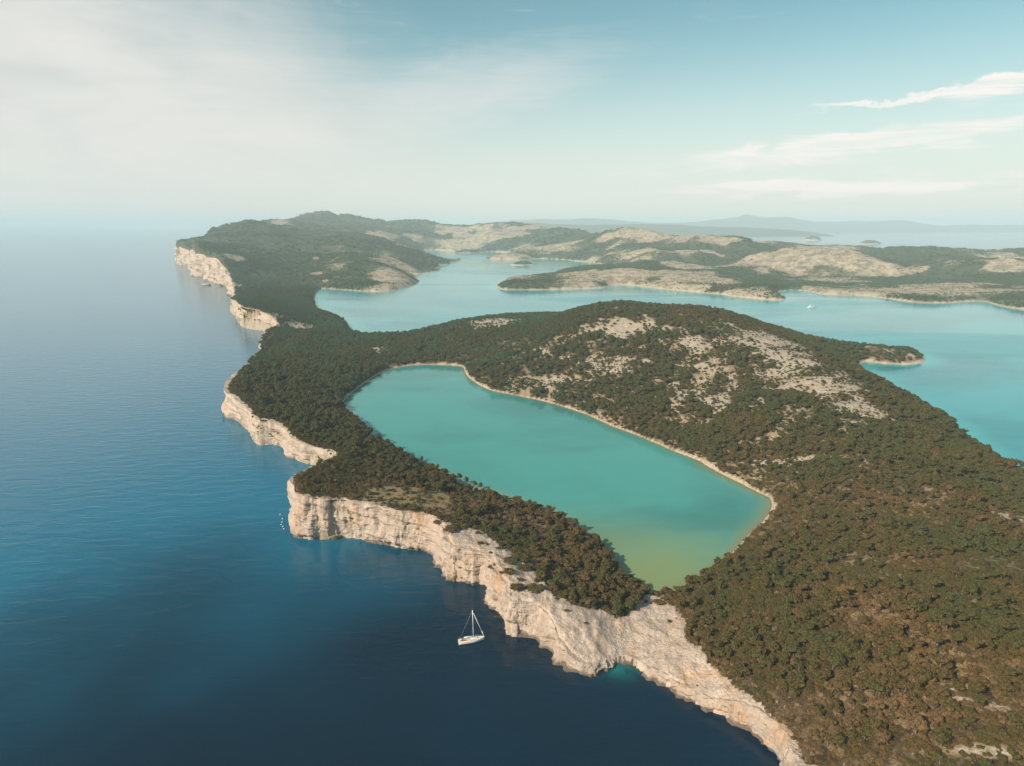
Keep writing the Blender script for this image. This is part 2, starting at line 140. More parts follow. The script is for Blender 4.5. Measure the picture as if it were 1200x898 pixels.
RIDGES=[(21000,[(-1022,225),(-77,337),(1021,312),(2297,349),(3576,287),(4779,250),(5697,275),(6381,349),(6962,436),(7400,374),(8151,399),(8967,275),(9836,275),(10697,337),(11699,287),(12269,225),(12893,150),(13887,175),(15343,188),(16866,250),(18915,225)]),(13500,[(-247,176),(329,208),(1315,184),(2300,216),(3287,200),(3782,176),(4278,136),(4937,128),(5351,101),(5619,56)])]

# ------------------------------------------------------------------ small tools
def vnoise(x, y, z=None, seed=0):
    x = np.asarray(x, float); y = np.asarray(y, float); z = np.zeros_like(x) if z is None else np.asarray(z, float)
    ix, iy, iz = np.floor(x).astype(np.int64), np.floor(y).astype(np.int64), np.floor(z).astype(np.int64)
    fx, fy, fz = x - ix, y - iy, z - iz
    fx, fy, fz = [f * f * f * (f * (f * 6 - 15) + 10) for f in (fx, fy, fz)]
    def h(a, b, c):
        k = (a * 374761393 + b * 668265263 + c * 2147483647 + seed * 1274126177) & 0xFFFFFFFF
        k = ((k ^ (k >> 13)) * 1274126177) & 0xFFFFFFFF
        k = ((k ^ (k >> 16)) * 2246822519) & 0xFFFFFFFF
        return ((k ^ (k >> 15)) & 0xFFFFFF) / float(0x7FFFFF) - 1.0
    def lerp(a, b, t): return a + (b - a) * t
    return lerp(lerp(lerp(h(ix, iy, iz), h(ix + 1, iy, iz), fx), lerp(h(ix, iy + 1, iz), h(ix + 1, iy + 1, iz), fx), fy),
                lerp(lerp(h(ix, iy, iz + 1), h(ix + 1, iy, iz + 1), fx), lerp(h(ix, iy + 1, iz + 1), h(ix + 1, iy + 1, iz + 1), fx), fy), fz)
def fbm(x, y, z=None, seed=0, oct=4, gain=0.5):
    x = np.asarray(x, float); y = np.asarray(y, float); z = np.zeros_like(x) if z is None else z
    s, a, f = 0.0, 1.0, 1.0
    for o in range(oct):
        s = s + a * vnoise(x * f, y * f, z * f, seed + o * 17); a *= gain; f *= 2.03
    return s
def sstep(v, a, b):
    t = np.clip((v - a) / (b - a), 0, 1); return t * t * (3 - 2 * t)

def mesh_np(name, verts, quads, mat=None, attrs=None, smooth=True, parent=None):
    verts = np.asarray(verts, np.float32); quads = np.asarray(quads, np.int32)
    me = bpy.data.meshes.new(name); k = quads.shape[1]
    me.vertices.add(len(verts)); me.vertices.foreach_set('co', verts.ravel())
    me.loops.add(quads.size); me.loops.foreach_set('vertex_index', quads.ravel())
    me.polygons.add(len(quads)); me.polygons.foreach_set('loop_start', np.arange(0, quads.size, k, dtype=np.int32))
    me.polygons.foreach_set('loop_total', np.full(len(quads), k, np.int32))
    me.polygons.foreach_set('use_smooth', np.full(len(quads), smooth, bool))
    me.update(calc_edges=True)
    for an, av in (attrs or {}).items():
        a = me.attributes.new(an, 'FLOAT', 'POINT'); a.data.foreach_set('value', np.asarray(av, np.float32))
    if mat: me.materials.append(mat)
    o = bpy.data.objects.new(name, me); COL.objects.link(o)
    if parent: o.parent = parent
    return o
def grid_quads(nr, nc, keep=None):
    i = np.arange((nr - 1) * (nc - 1)); r = i // (nc - 1); c = i % (nc - 1); a = r * nc + c
    q = np.stack([a, a + 1, a + nc + 1, a + nc], 1)
    if keep is not None: q = q[keep[q].any(1)]
    return q
def compact(verts, quads, attrs):
    used = np.unique(quads); m = np.full(len(verts), -1, np.int64); m[used] = np.arange(len(used))
    return verts[used], m[quads], {k: np.asarray(v)[used] for k, v in attrs.items()}
def obj_bm(name, bm, mat, parent=None, smooth=True):
    me = bpy.data.meshes.new(name); bm.normal_update(); bm.to_mesh(me); bm.free()
    for p in me.polygons: p.use_smooth = smooth
    mats = mat if isinstance(mat, (list, tuple)) else [mat]
    for m in mats: me.materials.append(m)
    o = bpy.data.objects.new(name, me); COL.objects.link(o)
    if parent: o.parent = parent
    return o
def tag(o, label=None, cat=None, group=None, kind=None):
    if label: o['label'] = label
    if cat: o['category'] = cat
    if group: o['group'] = group
    if kind: o['kind'] = kind
    return o
def empty(name, loc, rz=0.0):
    o = bpy.data.objects.new(name, None); COL.objects.link(o); o.location = loc; o.rotation_euler = (0, 0, rz); return o
def pixel(x, y, z):
    """where a world point falls in the 1200 px wide photograph, and its depth"""
    zz = z - CAM_H; d = y * math.cos(PITCH) - zz * math.sin(PITCH); up = y * math.sin(PITCH) + zz * math.cos(PITCH)
    d = np.maximum(d, 1.0)
    return 600 + 800 * x / d, 449 - 800 * up / d, d

# ------------------------------------------------------------------ coast lines
def dense(poly, closed, kfac=0.0020, nmin=0.7, nmax=25.0, amp=0.0):
    P = np.array([p[:2] for p in poly], float); K = np.array([p[2] if len(p) > 2 else 0 for p in poly], float)
    n = len(P); X, KK = [], []
    for i in range(n if closed else n - 1):
        p0, p1, p2, p3 = P[(i - 1) % n], P[i], P[(i + 1) % n], P[(i + 2) % n]
        L = np.linalg.norm(p2 - p1)
        if L < 1e-6: continue
        m1 = (p2 - p0) * L / (np.linalg.norm(p2 - p1) + np.linalg.norm(p1 - p0)); m2 = (p3 - p1) * L / (np.linalg.norm(p3 - p2) + L)
        m1 *= 0.85; m2 *= 0.85
        step = np.clip(kfac * np.linalg.norm((p1 + p2) / 2), nmin, nmax); k = max(1, int(math.ceil(L / step)))
        t = (np.arange(k) / k)[:, None]
        X.append((2*t**3-3*t**2+1)*p1 + (t**3-2*t**2+t)*m1 + (-2*t**3+3*t**2)*p2 + (t**3-t**2)*m2)
        KK.append(np.full(k, K[i]))
    X = np.concatenate(X); KK = np.concatenate(KK)
    for _ in range(2): X = (np.roll(X, 2, 0) + np.roll(X, 1, 0) + X + np.roll(X, -1, 0) + np.roll(X, -2, 0)) / 5
    T = np.roll(X, -2, 0) - np.roll(X, 2, 0); T /= np.linalg.norm(T, axis=1)[:, None] + 1e-9
    N = np.stack([T[:, 1], -T[:, 0]], 1)
    r = np.linalg.norm(X, axis=1); sc = np.clip(r * 0.06, 10, 160)
    a = amp * np.clip(r / 350, 0.5, 8)
    X = X + N * (a * fbm(X[:, 0] / sc, X[:, 1] / sc, seed=3, oct=4, gain=0.55))[:, None]
    T = np.roll(X, -3, 0) - np.roll(X, 3, 0); T /= np.linalg.norm(T, axis=1)[:, None] + 1e-9
    return X, np.stack([T[:, 1], -T[:, 0]], 1), KK
FARP = [(x, y, 3) for x, y in FARCOAST]
cX, cN, cK = dense(COAST + FARP + BAY, True, amp=2.0)
cX[cK == 0] = cX[cK == 0]
lX, lN, lK = dense([(x, y, 0) for x, y in LAKE], True, nmin=1.5, amp=0.7)
def make_kd(X):
    kd = kdtree.KDTree(len(X))
    for i, p in enumerate(X): kd.insert((p[0], p[1], 0), i)
    kd.balance(); return kd
kdc, kdl = make_kd(cX), make_kd(lX)
def nearest(kd, X, N, x, y):
    find = kd.find; idx = np.fromiter((find((a, b, 0.0))[1] for a, b in zip(x.tolist(), y.tolist())), np.int64, len(x))
    dx = x - X[idx, 0]; dy = y - X[idx, 1]; d = np.hypot(dx, dy)
    return np.where(dx * N[idx, 0] + dy * N[idx, 1] >= 0, d, -d), idx

# ------------------------------------------------------------------ the relief: smooth surface through measured heights
CT = np.array(CTRL, float)
def warp(x, y): return np.arctan2(x, y), 0.8 * np.log(np.maximum(np.hypot(x, y), 5.0))
ca, cb = warp(CT[:, 0], CT[:, 1])
A = np.sqrt((ca[:, None] - ca) ** 2 + (cb[:, None] - cb) ** 2 + 0.0009)
n_c = len(CT); M = np.zeros((n_c + 1, n_c + 1)); M[:n_c, :n_c] = A - 0.001 * np.eye(n_c); M[:n_c, n_c] = 1; M[n_c, :n_c] = 1
WT = np.linalg.solve(M, np.append(CT[:, 2], 0))
def relief(x, y):
    out = np.empty(len(x))
    for s in range(0, len(x), 60000):
        a, b = warp(x[s:s + 60000], y[s:s + 60000])
        K = np.sqrt((a[:, None] - ca) ** 2 + (b[:, None] - cb) ** 2 + 0.0009)
        out[s:s + 60000] = K @ WT[:-1] + WT[-1]
    for (px_, py_, ph, sg) in PEAKS: out += ph * np.exp(-((x - px_) ** 2 + (y - py_) ** 2) / (2 * sg * sg))
    return out
def smin(b, q): return (b ** -3.0 + np.maximum(q, 0.05) ** -3.0) ** (-1 / 3)
SLOPE = {0: 0.55, 1: 22.0, 2: 22.0, 3: 0.3}
cS = np.array([SLOPE[int(k)] for k in cK])
cB = np.maximum(relief(cX[:, 0] + cN[:, 0] * 8, cX[:, 1] + cN[:, 1] * 8), 2.5)
cI = np.where(cK == 2, 0.085 * cB + 1.0, np.where(cK == 1, 0.30 * cB + 0.4, 0.0))
def height(x, y, full=False):
    d, ic = nearest(kdc, cX, cN, x, y)
    dl, il = nearest(kdl, lX, lN, x, y); dl = -dl
    r = np.hypot(x, y)
    base = np.maximum(relief(x, y), 3.0)
    far = sstep(r, 1300, 3000)
    inl = sstep(np.minimum(d, dl), 5, 60)
    base = base + inl * (fbm(x / 55, y / 55, seed=11, oct=4) * 2.2 * (1 - far)) + far * sstep(d, 30, 500) * (fbm(x / 420, y / 420, seed=21, oct=5) * 16 * (1 - 0.35 * sstep(r, 3000, 5000)) + np.maximum(fbm(x / 160, y / 160, seed=22, oct=3), 0) * 10 + sstep(r, 2300, 3300) * (np.abs(fbm(x / 480, y / 480, seed=23, oct=3)) - 0.33) * 46)
    base = np.maximum(base, 2.5)
    s = cS[ic]; dd = d - cI[ic]
    h = np.where(dd > 0, smin(base, s * np.maximum(dd, 0)), np.where(s > 1, -5.0, 0.25 * dd))
    h = np.where(dl > 0, np.where(h > 0, smin(np.maximum(h, 0.05), 0.5 * np.maximum(dl, 0)), h), 0.25 * dl)
    if full: return np.maximum(h, -5.0), d, dd, dl, ic
    return np.maximum(h, -5.0)

az = np.concatenate([np.arange(-62, -41, 0.4), np.arange(-41, 41, 0.125), np.arange(41, 62, 0.3)]) * math.pi / 180
rr = 75 * np.exp(np.arange(0, 5.15, 0.0060)); lr0 = math.log(75)
NR, NA = len(rr), len(az)
RG, AG = np.meshgrid(rr, az, indexing='ij'); gx = (RG * np.sin(AG)).ravel(); gy = (RG * np.cos(AG)).ravel()
gh, gd, gdd, gdl, gic = height(gx, gy, True)
def in_poly(x, y, P):
    P = np.array(P); ins = np.zeros(len(x), bool); j = len(P) - 1
    for i in range(len(P)):
        xi, yi, xj, yj = P[i, 0], P[i, 1], P[j, 0], P[j, 1]
        if yi != yj: ins ^= ((yi > y) != (yj > y)) & (x < (xj - xi) * (y - yi) / (yj - yi) + xi)
        j = i
    return ins
nzx, nzy = fbm(gx / 9, gy / 9, seed=31, oct=3) * 2.2, fbm(gx / 9, gy / 9, seed=32, oct=3) * 2.2
slabm = (in_poly(gx + nzx, gy + nzy, SLAB) & (RG.ravel() < 420)).astype(float)
bare = np.zeros(len(gx)); dry = np.zeros(len(gx))
def ellipses(L, tgt):
    for (x, y, rl, rv, s) in L:
        m = np.nonzero((abs(gx - x) < 3 * max(rl, rv)) & (abs(gy - y) < 3 * max(rl, rv)))[0]
        if not len(m): continue
        b = math.atan2(x, y); dx, dy = gx[m] - x, gy[m] - y
        q = ((dx * math.cos(b) - dy * math.sin(b)) / rl) ** 2 + ((dx * math.sin(b) + dy * math.cos(b)) / rv) ** 2
        tgt[m] = np.maximum(tgt[m], s * np.exp(-0.75 * q ** 1.1))
ellipses(BARE, bare); ellipses(GRASS, dry)
rgr = RG.ravel()
farm = sstep(rgr, 1200, 2400)
bn = fbm(gx / 46, gy / 46, seed=41, oct=4) * (1 - farm) + fbm(gx / 230, gy / 230, seed=141, oct=4) * farm
bn2 = fbm(gx / 15, gy / 15, seed=42, oct=3) * (1 - farm) + fbm(gx / 70, gy / 70, seed=142, oct=3) * farm
bare = np.clip(bare + 0.08 * (rgr > 330) + (bn * 0.22 + bn2 * 0.36) * np.clip(bare * 2.2 + 0.42, 0, 1) + farm * np.clip(fbm(gx / 350, gy / 350, seed=43, oct=4) - 0.02, 0, 1) * 0.9 * (gx > -700), 0, 1)
edge = np.where(cK[gic] == 2, 1 - sstep(gdd + fbm(gx / 7, gy / 7, seed=44, oct=3) * 2.5, 0.3, 1.8 + 0.001 * rgr), 0)
bare = np.maximum(np.maximum(bare, slabm), edge)
shore = np.where(cK[gic] == 0, 1 - sstep(gd + np.clip(bn * 2, -2, 2) * (1 + rgr * 0.0006), 1.0 + rgr * 0.0006, 2.2 + rgr * 0.0014), 0)
bx = fbm(gx / 24, gy / 24, seed=46, oct=3) * 1.5
shore = np.maximum(shore, 1 - sstep(gdl, 1.5 + bx * 1.0 + 0.004 * np.maximum(rgr - 750, 0), 2.9 + bx * 1.6 + 0.006 * np.maximum(rgr - 750, 0)))
# rough karst surface where rock is bare
gh = gh + np.where(gh > 0.4, slabm * (fbm(gx / 3.2, gy / 3.2, seed=51, oct=3) * 0.55 + np.abs(fbm(gx / 9, gy / 9, seed=52, oct=2)) * 0.9) + bare * (1 - slabm) * fbm(gx / 5, gy / 5, seed=53, oct=3) * 0.7, 0)
def sample(f, x, y):
    a = np.interp(np.arctan2(x, y), az, np.arange(NA)); r = (np.log(np.hypot(x, y)) - lr0) / 0.0060
    i0 = np.clip(r.astype(int), 0, NR - 2); j0 = np.clip(a.astype(int), 0, NA - 2); fr = np.clip(r - i0, 0, 1); fa = np.clip(a - j0, 0, 1)
    F = f.reshape(NR, NA)
    return (F[i0, j0] * (1 - fr) + F[i0 + 1, j0] * fr) * (1 - fa) + (F[i0, j0 + 1] * (1 - fr) + F[i0 + 1, j0 + 1] * fr) * fa

# ------------------------------------------------------------------ materials
def new_mat(name):
    m = bpy.data.materials.new(name); m.use_nodes = True; m.node_tree.nodes.clear()
    t = NT(m.node_tree); out = t.n('ShaderNodeOutputMaterial'); b = t.n('ShaderNodeBsdfPrincipled'); t.l(b.outputs[0], out.inputs[0])
    return m, t, b
def plain(name, col, rough=0.5, metal=0.0, var=0.12, scale=3.0):
    m, t, b = new_mat(name); co = t.n('ShaderNodeTexCoord').outputs['Object']
    f = t.noise(co, scale, 4)
    t.l(t.mix(f, c4(*[c * (1 - var) for c in col]), c4(*[min(1, c * (1 + var)) for c in col])), b.inputs['Base Color'])
    b.inputs['Roughness'].default_value = rough; b.inputs['Metallic'].default_value = metal
    return m

def bump(t, b, h, strength, dist):
    x = t.n('ShaderNodeBump'); x.inputs['Strength'].default_value = strength; x.inputs['Distance'].default_value = dist
    t.l(h, x.inputs['Height']); t.l(x.outputs[0], b.inputs['Normal'])

LIME_A, LIME_B, LIME_C = (0.47, 0.365, 0.29), (0.33, 0.265, 0.22), (0.56, 0.45, 0.37)
def limestone(t, co):
    """pale pinkish limestone with beds, water streaks and rusty stains"""
    n1 = t.noise(co, 0.10, 6, 0.6); n2 = t.noise(co, 0.9, 6, 0.65)
    beds = t.noise(t.mapped(co, (0.05, 0.05, 0.75), (R(6), R(4), 0)), 1.0, 5, 0.6, 0.4)
    strk = t.noise(t.mapped(co, (0.55, 0.55, 0.035)), 1.0, 4, 0.6, 0.3)
    col = t.mix(t.ss(n1, 0.35, 0.65), c4(*LIME_A), c4(*LIME_C))
    col = t.mix(t.math('MULTIPLY', t.ss(beds, 0.52, 0.70), 0.6), col, c4(*LIME_B))
    col = t.mix(t.math('MULTIPLY', t.ss(strk, 0.54, 0.72), 0.42), col, c4(0.36, 0.31, 0.27))
    rust = t.math('MULTIPLY', t.ss(t.noise(co, 0.06, 4, 0.6), 0.52, 0.70), t.ss(strk, 0.35, 0.6))
    col = t.mix(t.math('MULTIPLY', rust, 0.75), col, c4(0.52, 0.30, 0.15))
    col = t.mix(t.math('MULTIPLY', t.ss(n2, 0.56, 0.70), 0.62), col, c4(0.27, 0.22, 0.185))
    return col, n1, n2, beds, strk

M_cliff, t, b = new_mat('limestone_cliff')
co = t.n('ShaderNodeTexCoord').outputs['Object']
col, n1, n2, beds, strk = limestone(t, co)
zz = t.n('ShaderNodeSeparateXYZ'); t.l(co, zz.inputs[0])
tide = t.ss(t.math('ADD', zz.outputs[2], t.math('MULTIPLY', n2, 1.6)), 2.6, 1.3)
col = t.mix(t.math('MULTIPLY', tide, 0.8), col, c4(0.10, 0.08, 0.06))
cr = t.ss(t.vor(t.mapped(co, (0.16, 0.16, 0.07)), 1.0, 'DISTANCE_TO_EDGE'), 0.0, 0.035)
col = t.mix(t.math('MULTIPLY', t.math('SUBTRACT', 1.0, cr), 0.15), col, c4(0.2, 0.16, 0.13))
t.l(col, b.inputs['Base Color']); b.inputs['Roughness'].default_value = 0.9; b.inputs['Specular IOR Level'].default_value = 0.2
bump(t, b, t.math('ADD', t.math('ADD', t.math('MULTIPLY', n2, 1.6), t.math('MULTIPLY', beds, 2.2)), t.math('MULTIPLY', strk, 1.6)), 0.9, 0.9)

M_land, t, b = new_mat('island_ground')
co = t.n('ShaderNodeTexCoord').outputs['Object']
lime, n1, n2, beds, strk = limestone(t, co)
abare, adry, ashore, aslab, afar = [t.attr(k) for k in ('bare', 'dry', 'shore', 'slab', 'far')]
m6 = t.noise(co, 0.16, 5, 0.62); m40 = t.noise(co, 0.02, 5, 0.55); m1 = t.noise(co, 0.7, 4, 0.6)
soil = t.mix(t.ss(m6, 0.35, 0.65), c4(0.040, 0.028, 0.016), c4(0.115, 0.08, 0.045))
soil = t.mix(t.ss(t.math('ADD', abare, t.math('MULTIPLY', t.math('SUBTRACT', m6, 0.5), 0.4)), 0.08, 0.36), soil, c4(0.27, 0.20, 0.125))
soil = t.mix(t.math('MULTIPLY', t.ss(m1, 0.60, 0.72), 0.7), soil, c4(0.36, 0.30, 0.24))
green = t.mix(t.ss(m40, 0.35, 0.65), c4(0.028, 0.058, 0.030), c4(0.065, 0.080, 0.040))
soil = t.mix(t.math('MULTIPLY', afar, 0.85), soil, green)
soil = t.mix(t.ss(t.math('ADD', adry, t.math('MULTIPLY', t.math('SUBTRACT', m6, 0.5), 0.5)), 0.3, 0.6), soil, t.mix(m1, c4(0.20, 0.155, 0.07), c4(0.30, 0.23, 0.12)))
hillrock = t.mix(t.ss(m1, 0.4, 0.62), c4(0.50, 0.445, 0.385), c4(0.28, 0.23, 0.17))
hillrock = t.mix(t.ss(m6, 0.42, 0.66), hillrock, c4(0.34, 0.255, 0.165))
hillfar = t.mix(t.ss(t.noise(co, 0.030, 7, 0.75), 0.42, 0.60), c4(0.41, 0.33, 0.25), c4(0.19, 0.165, 0.105))
hillrock = t.mix(afar, hillrock, hillfar)
thr = t.math('ADD', abare, t.math('MULTIPLY', t.math('SUBTRACT', m6, 0.5), 0.9))
colr = t.mix(t.ss(thr, 0.36, 0.56), soil, hillrock)
limec = t.mix(t.math('MULTIPLY', t.ss(t.vor(t.mapped(co, (0.5, 0.18, 0.5), (0, 0, R(35))), 1.0, 'DISTANCE_TO_EDGE'), 0.07, 0.0), 0.6), lime, c4(0.25, 0.20, 0.16))
fis = t.noise(t.mapped(co, (0.9, 0.16, 0.5), (0, 0, R(40))), 1.0, 6, 0.7, 0.6)
limec = t.mix(t.math('MULTIPLY', t.ss(fis, 0.56, 0.68), 0.55), limec, c4(0.24, 0.19, 0.155))
col = t.mix(aslab, colr, limec)
col = t.mix(t.math('MULTIPLY', ashore, 0.92), col, t.mix(t.ss(m1, 0.4, 0.6), c4(0.42, 0.31, 0.20), c4(0.60, 0.51, 0.41)))
t.l(col, b.inputs['Base Color']); b.inputs['Roughness'].default_value = 0.95; b.inputs['Specular IOR Level'].default_value = 0.1
bump(t, b, t.math('ADD', t.math('MULTIPLY', m1, 0.8), t.math('ADD', t.math('MULTIPLY', n2, 0.6), t.math('MULTIPLY', m6, 2.0))), 1.0, 0.8)

def water(name, deep, patch_col=None, rough=0.16, slick=False):
    m, t, b = new_mat(name); co = t.n('ShaderNodeTexCoord').outputs['Object']
    col = c4(*deep)
    big = t.noise(t.mapped(co, (0.0030, 0.0055, 1), (0, 0, R(20))), 1.0, 5, 0.6, 0.8)
    col = t.mix(t.ss(big, 0.35, 0.65), c4(*[c * 0.84 for c in deep]), c4(*[c * 1.2 for c in deep]))
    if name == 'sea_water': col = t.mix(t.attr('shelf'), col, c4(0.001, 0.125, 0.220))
    if patch_col: col = t.mix(t.attr('shallow'), col, c4(*patch_col))
    if name == 'lake_water':
        col = t.mix(t.attr('mud'), col, c4(0.20, 0.265, 0.115)); col = t.mix(t.attr('rim'), col, c4(0.22, 0.19, 0.09))
    t.put(b.inputs['Base Color'], col)
    b.inputs['IOR'].default_value = 1.33; b.inputs['Specular IOR Level'].default_value = 0.42; b.inputs['Roughness'].default_value = rough
    if slick:
        sl = t.ss(t.noise(t.mapped(co, (0.0011, 0.0030, 1), (0, 0, R(-14))), 1.0, 3, 0.5, 0.8), 0.48, 0.64)
        t.l(t.math('MULTIPLY_ADD', sl, 0.12, rough), b.inputs['Roughness'])
    wv = t.noise(t.mapped(co, (0.045, 0.13, 1), (0, 0, R(-22))), 1.0, 3, 0.5, 0.5)
    rp = t.noise(t.mapped(co, (0.25, 0.5, 1), (0, 0, R(-10))), 1.0, 3, 0.6)
    hgt = t.math('ADD', t.math('MULTIPLY', wv, 1.0), t.math('MULTIPLY', rp, 0.22))
    bump(t, b, hgt, 0.38 if not slick else 0.3, 1.3 if name == 'sea_water' else 0.5)
    return m
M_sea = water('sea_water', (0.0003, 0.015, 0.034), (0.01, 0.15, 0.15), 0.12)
M_bay = water('bay_water', (0.040, 0.270, 0.300), (0.06, 0.40, 0.40), 0.10, True)
M_lake = water('lake_water', (0.052, 0.240, 0.215), None, 0.08, True)

def leaf_mat(name, stops):
    m, t, b = new_mat(name)
    ti = t.attr('tint', 'INSTANCER')
    isl = t.n('ShaderNodeNewGeometry').outputs['Random Per Island']
    f = t.math('ADD', ti, t.math('MULTIPLY', t.math('SUBTRACT', isl, 0.5), 0.14))
    col = t.ramp(f, stops)
    val = t.math('MULTIPLY_ADD', isl, 0.7, 0.65)
    vm = t.n('ShaderNodeVectorMath', operation='SCALE'); t.l(col, vm.inputs[0]); t.l(val, vm.inputs[3])
    t.l(vm.outputs[0], b.inputs['Base Color']); b.inputs['Roughness'].default_value = 0.8; b.inputs['Specular IOR Level'].default_value = 0.15
    return m
STOPS = [(0.0, (0.24, 0.17, 0.10)), (0.12, (0.150, 0.090, 0.038)), (0.30, (0.094, 0.064, 0.022)), (0.48, (0.080, 0.066, 0.019)), (0.66, (0.064, 0.066, 0.020)), (0.84, (0.062, 0.088, 0.032)), (1.0, (0.052, 0.098, 0.050))]
M_leaf = leaf_mat('leaf_foliage', STOPS)
M_bark = plain('grey_bark', (0.19, 0.15, 0.115), 0.9)

# ------------------------------------------------------------------ the land
attrs = dict(bare=bare, dry=dry, shore=shore, slab=slabm, far=farm)
keep = gh > -3.0
V, Q, AT = compact(np.stack([gx, gy, gh], 1), grid_quads(NR, NA, keep), attrs)
island = mesh_np('terrain', V, Q, M_land, AT); tag(island, kind='structure')

# cliffs: rock faces lofted along the open-sea coast
def build_cliff():
    sel = np.nonzero((cK == 1) | (cK == 2))[0]
    sel = sel[(cX[sel, 1] > 40)]
    X = cX[sel]; n = len(X); B = cB[sel]; I = cI[sel]; kind = cK[sel]; r = np.linalg.norm(X, axis=1)
    N = cN[sel].copy()
    k = 9
    pad = np.pad(N, ((k, k), (0, 0)), mode='edge'); N = sum(pad[i:i + n] for i in range(2 * k + 1)); N /= np.linalg.norm(N, axis=1)[:, None]
    kk = 6
    def sm(a): p = np.pad(a, kk, mode='edge'); return sum(p[i:i + n] for i in range(2 * kk + 1)) / (2 * kk + 1)
    I = sm(I); off8 = I + np.where(kind == 2, 4.5, 3.0)
    H = sm(np.maximum(height(X[:, 0] + N[:, 0] * off8, X[:, 1] + N[:, 1] * off8), 1.5))
    rows = np.concatenate([[-0.12, -0.03], np.linspace(0.0, 1.0, 40)])
    sc = np.clip(r / 380, 1, 5)
    vs = []
    for tt in rows:
        z = tt * H if tt >= 0 else np.full(n, tt * 30)
        prof = np.where(kind == 2, np.clip(tt, 0, 1) ** 1.3, np.clip(tt, 0, 1) ** 1.1)
        o = I * prof
        x, y = X[:, 0] + N[:, 0] * o, X[:, 1] + N[:, 1] * o
        am = np.where(kind == 2, 1.0, 0.75)
        s1 = 9 * sc
        d = am * (fbm(x / s1, y / s1, z / (s1 * 2.4), seed=61, oct=4, gain=0.55) * 1.9 * sc
                  - np.abs(fbm(x / (4 * sc), y / (4 * sc), z / (22 * sc), seed=62, oct=2)) * 1.5 * sc
                  + fbm(x / 60, y / 60, (z + 0.15 * x + 0.1 * y) / (2.6 * sc), seed=63, oct=3) * 0.9 * sc)
        d = d + fbm(x / (2.4 * sc), y / (2.4 * sc), z / (2.0 * sc), seed=65, oct=3) * np.where(kind == 1, 0.55, 0.4) * sc
        cv = np.exp(-(((x - 46) / 34) ** 2 + ((y - 283) / 22) ** 2)); q_ = (x * 0.80 + y * 0.60) / 5.2
        d = d + np.where(kind == 1, cv * (1 - 2 * np.abs(vnoise(q_, q_ * 0 + tt * 1.3, seed=69))) * 1.7, 0)
        d = d + am * sc * (1.0 * np.tanh(5 * vnoise(x / (6 * sc), y / (6 * sc), z / (17 * sc), seed=161)) + 0.7 * np.tanh(6 * vnoise(x / (20 * sc) + z / 40, y / (20 * sc), (z + 0.2 * x) / (3.4 * sc), seed=162)) + 0.45 * np.tanh(5 * vnoise(x / (2.6 * sc), y / (2.6 * sc), z / (4.5 * sc), seed=163)))
        cave = np.maximum(fbm(x / (16 * sc), y / (16 * sc), z / (11 * sc), seed=64, oct=2) - 0.45, 0) * np.where(tt < 0.55, 1, 0) * 9 * sc * am
        notch = np.exp(-((z - 0.9) / 1.1) ** 2) * 1.4 * np.where(kind == 2, 1, 0.8)
        d = d * np.clip(1.15 - 0.5 * tt, 0, 1) - cave - notch
        vs.append(np.stack([x - N[:, 0] * d, y - N[:, 1] * d, z + fbm(x / 5, y / 5, seed=66, oct=2) * 0.5 * min(1, max(tt, 0) * 2)], 1))
    for e, dz in ((1.2, 0.1), (2.6, 0.0), (5.0, -1.3)):
        o = I + e * np.where(kind == 2, 1.0, 0.8)
        x, y = X[:, 0] + N[:, 0] * o, X[:, 1] + N[:, 1] * o
        hz = height(x, y)
        z = (np.maximum(hz, H * (0.985 if e < 4 else 0)) if e < 4 else hz) + dz + fbm(x / 4, y / 4, seed=67, oct=3) * 0.5
        vs.append(np.stack([x, y, z], 1))
    V = np.concatenate(vs)
    # side is outside when seen from the sea
    q = grid_quads(len(vs), n)
    gap = np.linalg.norm(np.diff(X, axis=0), axis=1) > 60
    q = q[~gap[q[:, 0] % n]]
    o = mesh_np('cliff', V, q[:, ::-1], M_cliff, None, False); tag(o, kind='structure')
build_cliff()

# ------------------------------------------------------------------ water
wr = np.concatenate([20 * np.exp(np.arange(0, 3.25, 0.012)), 20 * np.exp(np.arange(3.25, 7.62, 0.035)), [41000]])
wa = np.arange(-100, 100.01, 0.4) * math.pi / 180
WR, WA = np.meshgrid(wr, wa, indexing='ij'); wx, wy = (WR * np.sin(WA)).ravel(), (WR * np.cos(WA)).ravel()
cove = np.exp(-(((wx - 44 + 0.5 * (wy - 281)) / 15) ** 2 + ((wy - 280) / 9) ** 2) ** 1.2) * 0.6
cove = np.clip(cove * (1 + 0.7 * fbm(wx / 6, wy / 6, seed=71, oct=3)), 0, 1)
wR = np.hypot(wx, wy)
shelf = sstep(wR + 60 * fbm(wx / 120, wy / 120, seed=75, oct=3) - 0.35 * wx, 330, 620) * (1 + 0.12 * sstep(wR, 700, 2500))  # base colour goes from navy to teal with distance, not by water depth
o = mesh_np('sea', np.stack([wx, wy, np.zeros_like(wx)], 1), grid_quads(len(wr), len(wa))[:, ::-1], M_sea, dict(shallow=cove, shelf=shelf)); tag(o, kind='structure')
